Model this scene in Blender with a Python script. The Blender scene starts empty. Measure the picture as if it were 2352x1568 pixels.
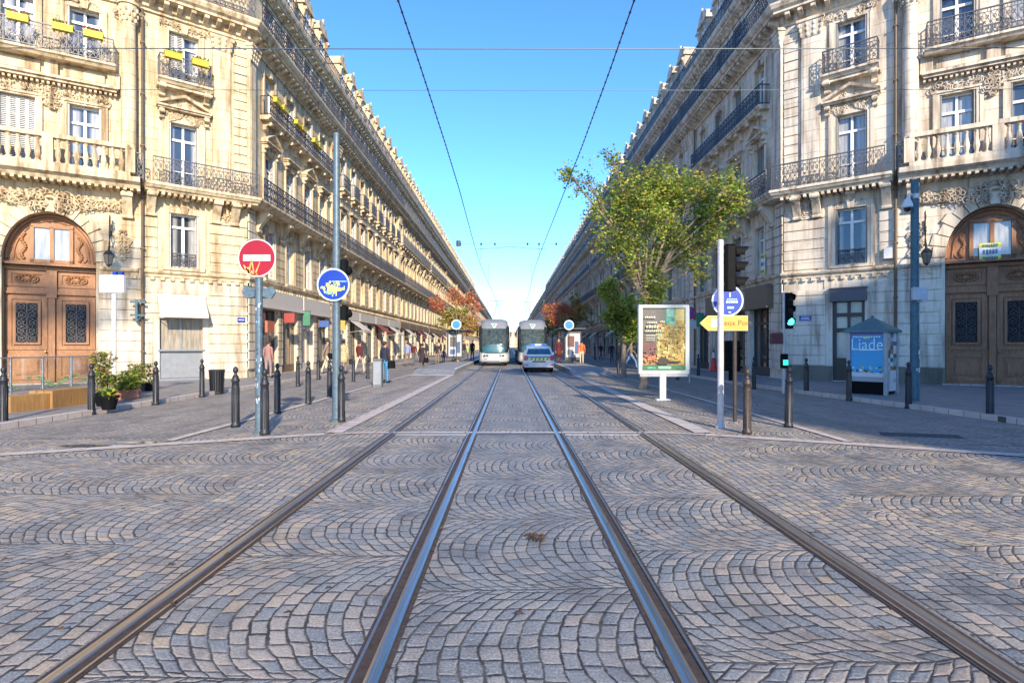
import bpy, bmesh, math, random
from mathutils import Vector, Matrix
R = math.radians
C = bpy.context.scene.collection
SC = bpy.context.scene
# ------------------------------------------------------------------ camera, sky, sun, exposure
F_PX, CAM_H, VX, VY = 1300.0, 1.55, 1172.0, 794.0      # measured on the 2352 px wide view of the photograph
cam_d = bpy.data.cameras.new("camera"); cam = bpy.data.objects.new("camera", cam_d); C.objects.link(cam)
cam.location = (0, 0, CAM_H); cam.rotation_euler = (R(90), 0, 0)
cam_d.sensor_width = 36; cam_d.lens = F_PX / 2352 * 36
cam_d.shift_x = (1176 - VX) / 2352; cam_d.shift_y = (VY - 784) / 2352
cam_d.clip_end = 3000; cam_d.clip_start = 0.05
SC.camera = cam
SUN_AZ, SUN_EL = R(16), R(25)                          # behind the camera, to the right
world = bpy.data.worlds.new("World"); SC.world = world; world.use_nodes = True
wn = world.node_tree; bg = wn.nodes["Background"]
sky = wn.nodes.new("ShaderNodeTexSky"); sky.sky_type = 'NISHITA'; sky.sun_disc = False
sky.sun_elevation = SUN_EL; sky.sun_rotation = math.pi - SUN_AZ
sky.altitude = 0; sky.air_density = 0.85; sky.dust_density = 0.15; sky.ozone_density = 7.0
hs = wn.nodes.new('ShaderNodeHueSaturation'); hs.inputs['Saturation'].default_value = 1.07; hs.inputs['Value'].default_value = 1.0
wn.links.new(sky.outputs[0], hs.inputs['Color']); wn.links.new(hs.outputs[0], bg.inputs[0]); bg.inputs[1].default_value = 0.15
sd = bpy.data.lights.new("sun", 'SUN'); sun = bpy.data.objects.new("sun", sd); C.objects.link(sun)
sd.energy = 3.0; sd.angle = R(1.2); sd.color = (1.0, 0.86, 0.66)
S = Vector((math.sin(SUN_AZ)*math.cos(SUN_EL), -math.cos(SUN_AZ)*math.cos(SUN_EL), math.sin(SUN_EL)))
sun.rotation_euler = S.to_track_quat('Z', 'Y').to_euler(); sun.location = (30, -60, 40)
SC.view_settings.view_transform = 'Standard'; SC.view_settings.look = 'None'
SC.view_settings.exposure = 1.45; SC.view_settings.gamma = 1
SC.cycles.max_bounces = 5; SC.cycles.diffuse_bounces = 3; SC.cycles.glossy_bounces = 3
SC.cycles.transparent_max_bounces = 12; SC.cycles.use_denoising = True

def P(x, y, z=0.0):                                    # pixel of the 2352 view standing on ground level z -> world
    Y = F_PX * (CAM_H - z) / (y - VY)
    return Vector(((x - VX) / F_PX * Y, Y, z))
def HZ(y, Y): return CAM_H + (VY - y) * Y / F_PX       # height of a pixel row at distance Y

# ------------------------------------------------------------------ materials
def nmat(name):
    m = bpy.data.materials.new(name); m.use_nodes = True
    return m, m.node_tree, m.node_tree.nodes["Principled BSDF"]
def vm(nt, op, a, b=None, c=None):
    n = nt.nodes.new("ShaderNodeMath"); n.operation = op
    for i, v in enumerate((a, b, c)):
        if v is None: continue
        if isinstance(v, (int, float)): n.inputs[i].default_value = v
        else: nt.links.new(v, n.inputs[i])
    return n.outputs[0]
def mixc(nt, f, a, b, mode='MIX'):
    n = nt.nodes.new("ShaderNodeMix"); n.data_type = 'RGBA'; n.blend_type = mode; n.clamp_factor = True
    for i, v in ((0, f), (6, a), (7, b)):
        if isinstance(v, (int, float)): n.inputs[i].default_value = v
        elif isinstance(v, tuple): n.inputs[i].default_value = (*v, 1)
        else: nt.links.new(v, n.inputs[i])
    return n.outputs[2]
def noise(nt, scale, detail=4, rough=.55, vec=None, dist=0):
    n = nt.nodes.new("ShaderNodeTexNoise"); n.inputs["Scale"].default_value = scale
    n.inputs["Detail"].default_value = detail; n.inputs["Roughness"].default_value = rough
    n.inputs["Distortion"].default_value = dist
    if vec is not None: nt.links.new(vec, n.inputs["Vector"])
    return n.outputs["Fac"]
def ramp(nt, f, stops):
    n = nt.nodes.new("ShaderNodeValToRGB"); nt.links.new(f, n.inputs[0])
    e = n.color_ramp.elements
    while len(e) < len(stops): e.new(0.5)
    for k, (p, c) in enumerate(stops): e[k].position = p; e[k].color = (*c, 1)
    return n.outputs[0]
def mapr(nt, v, a, b, c=0., d=1.):
    n = nt.nodes.new("ShaderNodeMapRange"); n.clamp = True
    nt.links.new(v, n.inputs[0])
    for i, x in enumerate((a, b, c, d)): n.inputs[i+1].default_value = x
    return n.outputs[0]
def gpos(nt): return nt.nodes.new("ShaderNodeNewGeometry").outputs["Position"]
def gposx(nt): return sepxyz(nt, gpos(nt))
def sepxyz(nt, v):
    n = nt.nodes.new("ShaderNodeSeparateXYZ"); nt.links.new(v, n.inputs[0]); return n.outputs
def comb(nt, x, y, z):
    n = nt.nodes.new("ShaderNodeCombineXYZ")
    for i, v in enumerate((x, y, z)):
        if isinstance(v, (int, float)): n.inputs[i].default_value = v
        else: nt.links.new(v, n.inputs[i])
    return n.outputs[0]
def bump(nt, bs, h, strength=.5, dist=.02):
    n = nt.nodes.new("ShaderNodeBump"); n.inputs["Strength"].default_value = strength
    n.inputs["Distance"].default_value = dist; nt.links.new(h, n.inputs["Height"])
    nt.links.new(n.outputs[0], bs.inputs["Normal"])
def simple(name, col, rough=.6, metal=0., var=.15, scale=6., bstr=0., emit=None, spec=None):
    m, nt, bs = nmat(name)
    f = noise(nt, scale, 5, .6, gpos(nt))
    dk = tuple(c*(1-var) for c in col); lt = tuple(min(1, c*(1+var)) for c in col)
    nt.links.new(mixc(nt, mapr(nt, f, .3, .7), dk, lt), bs.inputs["Base Color"])
    bs.inputs["Roughness"].default_value = rough; bs.inputs["Metallic"].default_value = metal
    if bstr: bump(nt, bs, f, bstr, .01)
    if spec is not None: bs.inputs["Specular IOR Level"].default_value = spec
    if emit: bs.inputs["Emission Color"].default_value = (*emit[0], 1); bs.inputs["Emission Strength"].default_value = emit[1]
    return m

def stone_mat(name, base, dirt, courses=0.0):
    m, nt, bs = nmat(name)
    p = gpos(nt); x, y, z = sepxyz(nt, p)
    big = noise(nt, .35, 4, .6, p)
    mid = noise(nt, 2.3, 6, .65, p)
    streak = noise(nt, 1.0, 5, .6, comb(nt, vm(nt, 'MULTIPLY', x, 3.5), vm(nt, 'MULTIPLY', y, 3.5), vm(nt, 'MULTIPLY', z, .35)))
    fine = noise(nt, 22, 4, .7, p)
    oi = nt.nodes.new("ShaderNodeObjectInfo").outputs["Random"]
    lt = tuple(min(1, c*1.14) for c in base)
    col = mixc(nt, mapr(nt, big, .35, .65), base, lt)
    col = mixc(nt, mapr(nt, mid, .5, .75, 0, .55), col, (base[0]*.82, base[1]*.70, base[2]*.52))
    col = mixc(nt, mapr(nt, streak, .46, .68, 0, .85), col, dirt)
    hw = nt.nodes.new("ShaderNodeTexWhiteNoise"); hw.noise_dimensions = '1D'       # every house of the row weathered its own way
    nt.links.new(vm(nt, 'FLOOR', vm(nt, 'DIVIDE', vm(nt, 'SUBTRACT', y, 38.2), 21.8)), hw.inputs["W"])
    col = mixc(nt, mapr(nt, hw.outputs["Value"], 0, 1, 0, .20), col, tuple(c*.55 for c in base))
    ao = nt.nodes.new("ShaderNodeNewGeometry").outputs["Pointiness"]
    if courses:
        zz = vm(nt, 'FRACT', vm(nt, 'DIVIDE', z, courses)); d = vm(nt, 'MINIMUM', zz, vm(nt, 'SUBTRACT', 1, zz))
        row = vm(nt, 'FLOOR', vm(nt, 'DIVIDE', z, courses))
        hs = vm(nt, 'ADD', vm(nt, 'MULTIPLY', vm(nt, 'ADD', x, y), .9), vm(nt, 'MULTIPLY', row, .5))
        hf = vm(nt, 'FRACT', hs); hd = vm(nt, 'MINIMUM', hf, vm(nt, 'SUBTRACT', 1, hf))
        j = vm(nt, 'MINIMUM', mapr(nt, d, 0, .03), mapr(nt, hd, 0, .015))
        wnz = nt.nodes.new("ShaderNodeTexWhiteNoise"); wnz.noise_dimensions = '2D'
        nt.links.new(comb(nt, row, vm(nt, 'FLOOR', hs), 0), wnz.inputs["Vector"])
        col = mixc(nt, mapr(nt, wnz.outputs["Value"], 0, 1, 0, .22), col, (base[0]*.75, base[1]*.66, base[2]*.52))
        col = mixc(nt, mapr(nt, j, 0, 1, .85, 0), col, dirt)
    nt.links.new(col, bs.inputs["Base Color"])
    bs.inputs["Roughness"].default_value = .85
    h = vm(nt, 'ADD', vm(nt, 'MULTIPLY', mid, .8), vm(nt, 'MULTIPLY', fine, .35))
    if courses: h = vm(nt, 'ADD', h, vm(nt, 'MULTIPLY', j, .6))
    bump(nt, bs, h, .5, .03)
    return m
STONE = stone_mat("limestone_ashlar", (.62, .51, .33), (.24, .145, .06), .46)
TRIM = stone_mat("limestone_carved", (.60, .485, .31), (.17, .09, .03))
STONEG = stone_mat("limestone_ground_floor", (.58, .50, .38), (.22, .15, .08))
PLINTH = stone_mat("grey_plinth_stone", (.16, .15, .12), (.08, .07, .05))
STONER = stone_mat("limestone_ashlar_shade_tone", (.64, .57, .475), (.20, .14, .09), .46)  # right-side limestones: same stone, its shade painted in as paler tones
TRIMR = stone_mat("limestone_carved_shade_tone", (.61, .53, .42), (.15, .09, .05))
STONEGR = stone_mat("ground_floor_stone_shade_tone", (.63, .57, .48), (.23, .175, .13))
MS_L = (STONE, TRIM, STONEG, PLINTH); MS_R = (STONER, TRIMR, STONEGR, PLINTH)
IRON = simple("wrought_iron_grey", (.05, .052, .062), .45, .5, .3, 30)
IRONL = simple("wrought_iron_weathered", (.11, .105, .11), .5, .3, .3, 30)
ZINC = simple("zinc_roof_sheet", (.14, .155, .17), .45, .3, .25, 1.5)
WHITEP = simple("white_window_paint", (.72, .72, .70), .4, 0, .06)
SHUT = simple("grey_white_shutter_paint", (.50, .48, .44), .6, 0, .12)
SHUTD = simple("grey_shutter_paint", (.26, .26, .25), .6, 0, .12)
def glass_mat(name, interior, curtain, amt):
    m, nt, bs = nmat(name)
    tc = nt.nodes.new("ShaderNodeTexCoord").outputs["Object"]; x, y, z = sepxyz(nt, tc)
    rnd = nt.nodes.new("ShaderNodeObjectInfo").outputs["Random"]
    wav = noise(nt, 3, 3, .6, comb(nt, vm(nt, 'MULTIPLY', x, 5), rnd, vm(nt, 'MULTIPLY', z, .5)))
    edge = vm(nt, 'ABSOLUTE', x)
    cf = mapr(nt, vm(nt, 'ADD', edge, vm(nt, 'MULTIPLY', rnd, amt)), .48, .60)
    fold = mixc(nt, mapr(nt, wav, .35, .65), tuple(c*.6 for c in curtain), curtain)
    dark = mixc(nt, noise(nt, 2, 3, .6, comb(nt, x, rnd, z)), tuple(c*.3 for c in interior), interior)
    nt.links.new(mixc(nt, cf, dark, fold), bs.inputs["Base Color"])
    bs.inputs["Roughness"].default_value = .04; bs.inputs["Specular IOR Level"].default_value = .9
    bs.inputs["Coat Weight"].default_value = .6; bs.inputs["Coat Roughness"].default_value = .02
    bump(nt, bs, noise(nt, 1.2, 2, .5, comb(nt, x, rnd, z)), .12, .03)
    return m
GLASS = glass_mat("window_glass", (.05, .06, .07), (.42, .41, .38), .5)
GLASSD = glass_mat("shop_glass", (.14, .12, .09), (.40, .35, .27), .5)
def wood_mat(name, a, b):
    m, nt, bs = nmat(name); p = gpos(nt); x, y, z = sepxyz(nt, p)
    g = noise(nt, 3, 6, .65, comb(nt, vm(nt, 'MULTIPLY', x, 7), vm(nt, 'MULTIPLY', y, 7), vm(nt, 'MULTIPLY', z, .8)), .6)
    w = noise(nt, .9, 5, .6, p)
    col = mixc(nt, mapr(nt, g, .3, .7), b, a)
    col = mixc(nt, mapr(nt, w, .45, .7, 0, .5), col, tuple(c*.55 for c in b))
    nt.links.new(col, bs.inputs["Base Color"]); bs.inputs["Roughness"].default_value = .55
    bump(nt, bs, g, .4, .01)
    return m
WOODL = wood_mat("varnished_oak", (.42, .20, .08), (.24, .10, .038))
WOODR = wood_mat("varnished_oak_shade_tone", (.40, .19, .09), (.18, .08, .036))  # same oak as the left portal, darkened with the right portal's shade
PLANK = wood_mat("pale_timber", (.42, .25, .09), (.28, .13, .04))
GALV = simple("galvanised_blue_steel", (.10, .145, .175), .5, .35, .25, 14)
GALVD = simple("teal_painted_steel", (.035, .10, .135), .5, .1, .3, 9)
POLEW = simple("pale_painted_pole", (.46, .42, .40), .5, 0, .15, 8)
BOLL = simple("dark_cast_iron", (.020, .021, .026), .5, .1, .35, 18, .2)
BOLLB = simple("brown_rusty_iron", (.05, .036, .03), .5, .2, .35, 18, .2)
BLACK = simple("black_plastic", (.004, .004, .0045), .7, 0, .3, spec=.15)
DARKGL = simple("dark_lens", (.02, .018, .02), .15, 0, .3)
WHITE = simple("white_enamel", (.60, .60, .60), .35, 0, .04)
RED = simple("sign_red", (.30, .001, .010), .35, 0, .06)
BLUE = simple("sign_blue", (.004, .035, .32), .35, 0, .10, 12)
YEL = simple("sign_yellow", (.60, .33, .05), .45, 0, .08)
LEMON = simple("yellow_planter_plastic", (.62, .47, .04), .5, 0, .08)
GREYM = simple("grey_metal", (.30, .31, .32), .4, .4, .1)
BROWN = simple("brown_fascia_paint", (.17, .115, .075), .6, 0, .12)
CREAM = simple("cream_fascia_paint", (.52, .47, .40), .6, 0, .06)
CANV = simple("white_awning_canvas", (.50, .46, .40), .8, 0, .05)
DKGREY = simple("dark_grey_paint", (.05, .05, .055), .5, 0, .12)
SOFT = simple("dark_interior", (.02, .016, .013), .9, 0, .5, 2)
ORANGE = simple("orange_cloth", (.62, .13, .03), .8, 0, .1)
def leafmat(name, col):
    m, nt, bs = nmat(name)
    f = noise(nt, 1.3, 4, .6, gpos(nt)); f2 = noise(nt, 9, 2, .6, gpos(nt))
    c = mixc(nt, mapr(nt, f, .35, .65), tuple(k*.6 for k in col), tuple(min(1, k*1.35) for k in col))
    c = mixc(nt, mapr(nt, f2, .35, .65, 0, .5), c, (col[0]*1.5, col[1]*1.1, col[2]*.7))
    nt.links.new(c, bs.inputs["Base Color"]); bs.inputs["Roughness"].default_value = .5
    tr = nt.nodes.new("ShaderNodeBsdfTranslucent"); nt.links.new(c, tr.inputs[0])
    mx = nt.nodes.new("ShaderNodeMixShader"); mx.inputs[0].default_value = .35
    out = nt.nodes["Material Output"]
    nt.links.new(bs.outputs[0], mx.inputs[1]); nt.links.new(tr.outputs[0], mx.inputs[2]); nt.links.new(mx.outputs[0], out.inputs[0])
    return m
LEAF = [leafmat("leaf_green", (.17, .29, .04)), leafmat("leaf_yellow_green", (.36, .38, .06)), leafmat("leaf_dark_green", (.09, .17, .035)), leafmat("leaf_autumn_olive", (.26, .21, .04))]
LRED = [leafmat("leaf_rust", (.46, .15, .08)), leafmat("leaf_orange", (.58, .27, .14)), leafmat("leaf_ochre", (.36, .24, .06)), leafmat("leaf_red", (.44, .09, .07))]
BARK = simple("plane_tree_bark", (.20, .155, .115), .9, 0, .45, 5, .6)

def cobble_mat(name, warm, W=1.5, sx=.100, sy=.145, straight_all=False, zone=False):
    m, nt, bs = nmat(name)
    p = gpos(nt)
    dn = nt.nodes.new("ShaderNodeTexNoise"); dn.inputs["Scale"].default_value = 3.2; dn.inputs["Detail"].default_value = 2
    nt.links.new(p, dn.inputs["Vector"])
    off = nt.nodes.new("ShaderNodeVectorMath"); off.operation = 'MULTIPLY_ADD'
    nt.links.new(dn.outputs["Color"], off.inputs[0]); off.inputs[1].default_value = (.075, .06, 0); nt.links.new(p, off.inputs[2])
    x, y, z = sepxyz(nt, off.outputs[0])
    wob = noise(nt, .75, 2, .5, p); x = vm(nt, 'ADD', x, vm(nt, 'MULTIPLY', wob, .16)); y = vm(nt, 'ADD', y, vm(nt, 'MULTIPLY', noise(nt, .6, 2, .5, comb(nt, gposx(nt)[1], gposx(nt)[0], 3.)), .25))
    px, py, pz = sepxyz(nt, p)
    ph = None                                          # the scallops start anew in every lane between the rails
    for e, q in ((-7.5, .63), (-5.4, .31), (-3.05, .47), (-2.15, .71), (-.65, .38), (.87, .55), (2.4, .27), (3.5, .66), (5.5, .41), (7.6, .53)):
        s_ = vm(nt, 'MULTIPLY', vm(nt, 'GREATER_THAN', px, e), q*W); ph = s_ if ph is None else vm(nt, 'ADD', ph, s_)
    if not straight_all: y = vm(nt, 'ADD', y, ph)
    uy = vm(nt, 'DIVIDE', y, W); band = vm(nt, 'FLOOR', uy)
    u = vm(nt, 'SUBTRACT', vm(nt, 'FRACT', uy), .5)
    Rr = W * .63
    uw = vm(nt, 'MULTIPLY', u, W)
    arc = vm(nt, 'SQRT', vm(nt, 'SUBTRACT', Rr*Rr, vm(nt, 'MULTIPLY', uw, uw)))
    # courses laid straight along the rails and the kerbs, scallops elsewhere
    st = vm(nt, 'MULTIPLY', mapr(nt, vm(nt, 'ABSOLUTE', vm(nt, 'ADD', px, 2.62)), .40, .42), mapr(nt, vm(nt, 'ABSOLUTE', vm(nt, 'SUBTRACT', px, 2.87)), .40, .42))
    if straight_all: st = 0.0
    side = vm(nt, 'SUBTRACT', vm(nt, 'MULTIPLY', mapr(nt, vm(nt, 'ABSOLUTE', vm(nt, 'ADD', px, 1.38)), .64, .66), 2), 1)
    v = vm(nt, 'ADD', x, vm(nt, 'MULTIPLY', vm(nt, 'MULTIPLY', arc, st), 1.0))
    rowf = vm(nt, 'DIVIDE', v, sx); row = vm(nt, 'FLOOR', rowf); fr = vm(nt, 'FRACT', rowf)
    w1 = nt.nodes.new("ShaderNodeTexWhiteNoise"); w1.noise_dimensions = '2D'
    nt.links.new(comb(nt, row, band, 0), w1.inputs["Vector"])
    t = vm(nt, 'MULTIPLY', vm(nt, 'ARCSINE', vm(nt, 'DIVIDE', uw, Rr)), Rr)
    t = vm(nt, 'ADD', vm(nt, 'MULTIPLY', band, W*1.3), t)
    if straight_all: t = y
    cellf = vm(nt, 'ADD', vm(nt, 'DIVIDE', t, sy), vm(nt, 'MULTIPLY', w1.outputs["Value"], 1.0))
    cell = vm(nt, 'FLOOR', cellf); fc = vm(nt, 'FRACT', cellf)
    w2 = nt.nodes.new("ShaderNodeTexWhiteNoise"); w2.noise_dimensions = '3D'
    nt.links.new(comb(nt, row, cell, band), w2.inputs["Vector"])
    rnd = w2.outputs["Value"]; rc = sepxyz(nt, w2.outputs["Color"])
    ex = vm(nt, 'MULTIPLY', vm(nt, 'MINIMUM', fr, vm(nt, 'SUBTRACT', 1, fr)), sx)
    ey = vm(nt, 'MULTIPLY', vm(nt, 'MINIMUM', fc, vm(nt, 'SUBTRACT', 1, fc)), sy)
    eb = vm(nt, 'MULTIPLY', vm(nt, 'SUBTRACT', .5, vm(nt, 'ABSOLUTE', u)), W)
    d = vm(nt, 'MINIMUM', ex, ey)
    if not straight_all: d = vm(nt, 'MINIMUM', d, vm(nt, 'ADD', eb, vm(nt, 'MULTIPLY', vm(nt, 'SUBTRACT', 1, st), 1)))
    rag = vm(nt, 'MULTIPLY', vm(nt, 'SUBTRACT', noise(nt, 30, 4, .7, p), .5), .026)
    d = vm(nt, 'ADD', d, rag)
    jw = vm(nt, 'MULTIPLY', rc[1], .006)
    js = mapr(nt, vm(nt, 'SUBTRACT', d, jw), .001, .0075)            # 0 in the joint, 1 on the stone
    dome = mapr(nt, d, .0, .022)
    big = noise(nt, .22, 3, .6, p); mid = noise(nt, .9, 4, .6, p)
    sel = vm(nt, 'ADD', vm(nt, 'MULTIPLY', rnd, .75), vm(nt, 'MULTIPLY', mapr(nt, mid, .35, .65), .35))
    if zone:
        inner = mapr(nt, vm(nt, 'ABSOLUTE', vm(nt, 'SUBTRACT', px, .15)), .6, 2.2)
        sel = vm(nt, 'MULTIPLY', sel, mapr(nt, inner, 0, 1, .45, 1.0))
    col = ramp(nt, sel, warm)
    speck = noise(nt, 70, 4, .9, p)
    col = mixc(nt, mapr(nt, speck, .47, .60, 0, .55), col, (.50, .47, .44))
    col = mixc(nt, mapr(nt, speck, .50, .38, 0, .6), col, (.07, .065, .065))
    stain = noise(nt, 1.6, 6, .7, p)
    lane = noise(nt, 1.0, 5, .65, comb(nt, vm(nt, 'MULTIPLY', px, 2.2), vm(nt, 'MULTIPLY', py, .22), 0))
    col = mixc(nt, mapr(nt, lane, .52, .68, 0, .45), col, (.11, .10, .095))
    col = mixc(nt, mapr(nt, lane, .46, .34, 0, .35), col, (.46, .41, .35))
    col = mixc(nt, mapr(nt, stain, .50, .66, 0, .6), col, (.10, .09, .085))
    dust = noise(nt, .5, 5, .7, p)
    col = mixc(nt, mapr(nt, dust, .5, .72, 0, .45), col, (.32, .30, .28))
    jcol = mixc(nt, mapr(nt, noise(nt, 5, 3, .6, p), .45, .7), (.030, .028, .030), (.11, .098, .085))
    col = mixc(nt, js, jcol, col)
    nt.links.new(col, bs.inputs["Base Color"])
    rr = vm(nt, 'ADD', mapr(nt, stain, .3, .7, .62, .40), vm(nt, 'MULTIPLY', rc[0], .25))
    rr = vm(nt, 'ADD', vm(nt, 'MULTIPLY', rr, js), vm(nt, 'MULTIPLY', vm(nt, 'SUBTRACT', 1, js), .9))
    nt.links.new(rr, bs.inputs["Roughness"])
    tilt = vm(nt, 'ADD', vm(nt, 'MULTIPLY', vm(nt, 'SUBTRACT', fr, .5), vm(nt, 'SUBTRACT', rc[0], .5)), vm(nt, 'MULTIPLY', vm(nt, 'SUBTRACT', fc, .5), vm(nt, 'SUBTRACT', rc[2], .5)))
    h = vm(nt, 'ADD', vm(nt, 'MULTIPLY', dome, .8), vm(nt, 'MULTIPLY', tilt, .35))
    h = vm(nt, 'ADD', h, vm(nt, 'MULTIPLY', rnd, .25))
    h = vm(nt, 'MULTIPLY', h, js)
    h = vm(nt, 'ADD', h, vm(nt, 'MULTIPLY', noise(nt, 48, 6, .8, p), 1.1))
    bump(nt, bs, h, .55, .014)
    return m
COB = cobble_mat("granite_setts_fan", [(0, (.11, .135, .15)), (.25, (.19, .21, .22)), (.42, (.28, .255, .23)), (.55, (.34, .285, .235)), (.72, (.41, .325, .245)), (.88, (.48, .35, .21)), (1, (.56, .45, .29))], zone=True)
COBW = cobble_mat("granite_setts_rows", [(0, (.15, .14, .13)), (.35, (.22, .195, .17)), (.7, (.30, .255, .20)), (1, (.38, .31, .22))], sx=.10, sy=.15, straight_all=True)
def slab_mat(name, a, b):
    m, nt, bs = nmat(name); p = gpos(nt)
    f = noise(nt, 1.7, 6, .7, p); g = noise(nt, 30, 3, .7, p)
    bt = nt.nodes.new("ShaderNodeTexBrick"); nt.links.new(p, bt.inputs["Vector"])
    bt.inputs["Scale"].default_value = 1; bt.inputs["Brick Width"].default_value = .8; bt.inputs["Row Height"].default_value = .4
    bt.inputs["Mortar Size"].default_value = .008
    col = mixc(nt, mapr(nt, f, .35, .65), a, b)
    col = mixc(nt, mapr(nt, g, .5, .7, 0, .35), col, tuple(c*.6 for c in a))
    col = mixc(nt, bt.outputs["Fac"], col, (.07, .06, .055))
    nt.links.new(col, bs.inputs["Base Color"]); bs.inputs["Roughness"].default_value = .6
    bump(nt, bs, vm(nt, 'ADD', g, vm(nt, 'MULTIPLY', bt.outputs["Fac"], -2)), .4, .006)
    return m
KERB = slab_mat("pink_limestone_kerb", (.44, .37, .33), (.56, .49, .44))
PAVE = slab_mat("grey_paving_slabs", (.17, .165, .165), (.26, .245, .23))
PLAT = slab_mat("platform_paving", (.20, .21, .22), (.30, .30, .30))
ASPH = simple("dark_asphalt", (.05, .05, .055), .85, 0, .3, 40, .4)
m_, nt_, bs_ = nmat("polished_rail_steel")
_p = gpos(nt_); _x, _y, _z = sepxyz(nt_, _p)
_f = noise(nt_, 2, 5, .6, comb(nt_, vm(nt_, 'MULTIPLY', _x, 60), vm(nt_, 'MULTIPLY', _y, .8), 0))
nt_.links.new(mixc(nt_, mapr(nt_, _f, .3, .7), (.34, .30, .26), (.60, .54, .47)), bs_.inputs["Base Color"])
bs_.inputs["Metallic"].default_value = 1; bs_.inputs["Roughness"].default_value = .36
bump(nt_, bs_, _f, .15, .003); STEEL = m_
RUST = simple("rusty_rail_web", (.060, .042, .034), .75, .2, .4, 20, .3)
WIRE = simple("dark_wire", (.06, .08, .10), .5, .3, .1)
SKIN = simple("skin", (.45, .25, .17), .5, 0, .05)

# ------------------------------------------------------------------ mesh builder
_t = (1 + 5 ** .5) / 2
ICO = [Vector(v).normalized() for v in [(-1,_t,0),(1,_t,0),(-1,-_t,0),(1,-_t,0),(0,-1,_t),(0,1,_t),(0,-1,-_t),(0,1,-_t),(_t,0,-1),(_t,0,1),(-_t,0,-1),(-_t,0,1)]]
ICF = [(0,11,5),(0,5,1),(0,1,7),(0,7,10),(0,10,11),(1,5,9),(5,11,4),(11,10,2),(10,7,6),(7,1,8),(3,9,4),(3,4,2),(3,2,6),(3,6,8),(3,8,9),(4,9,5),(2,4,11),(6,2,10),(8,6,7),(9,8,1)]
class Frame:
    def __init__(s, p0, p1, n=None):
        s.p0 = Vector((p0[0], p0[1], 0)); d = Vector((p1[0]-p0[0], p1[1]-p0[1], 0)); s.L = d.length; s.u = d.normalized()
        nn = Vector((s.u.y, -s.u.x, 0))
        if n is None:
            mid = s.p0 + d/2
            tgt = Vector((0, mid.y, 0)) if abs(s.u.x) < .05 else Vector((0, 0, 0))
            if nn.dot(tgt - mid) < 0: nn = -nn
        else: nn = Vector((n[0], n[1], 0))
        s.n = nn
    def pt(s, a, d, z): return s.p0 + s.u*a + s.n*d + Vector((0, 0, z))
    def mat(s, a, d, z):
        y = -s.n; x = y.cross(Vector((0, 0, 1))); m = Matrix.Identity(4)
        for i in range(3): m[i][0] = x[i]; m[i][1] = y[i]; m[i][2] = (0, 0, 1)[i]
        q = s.pt(a, d, z)
        for i in range(3): m[i][3] = q[i]
        return m
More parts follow.
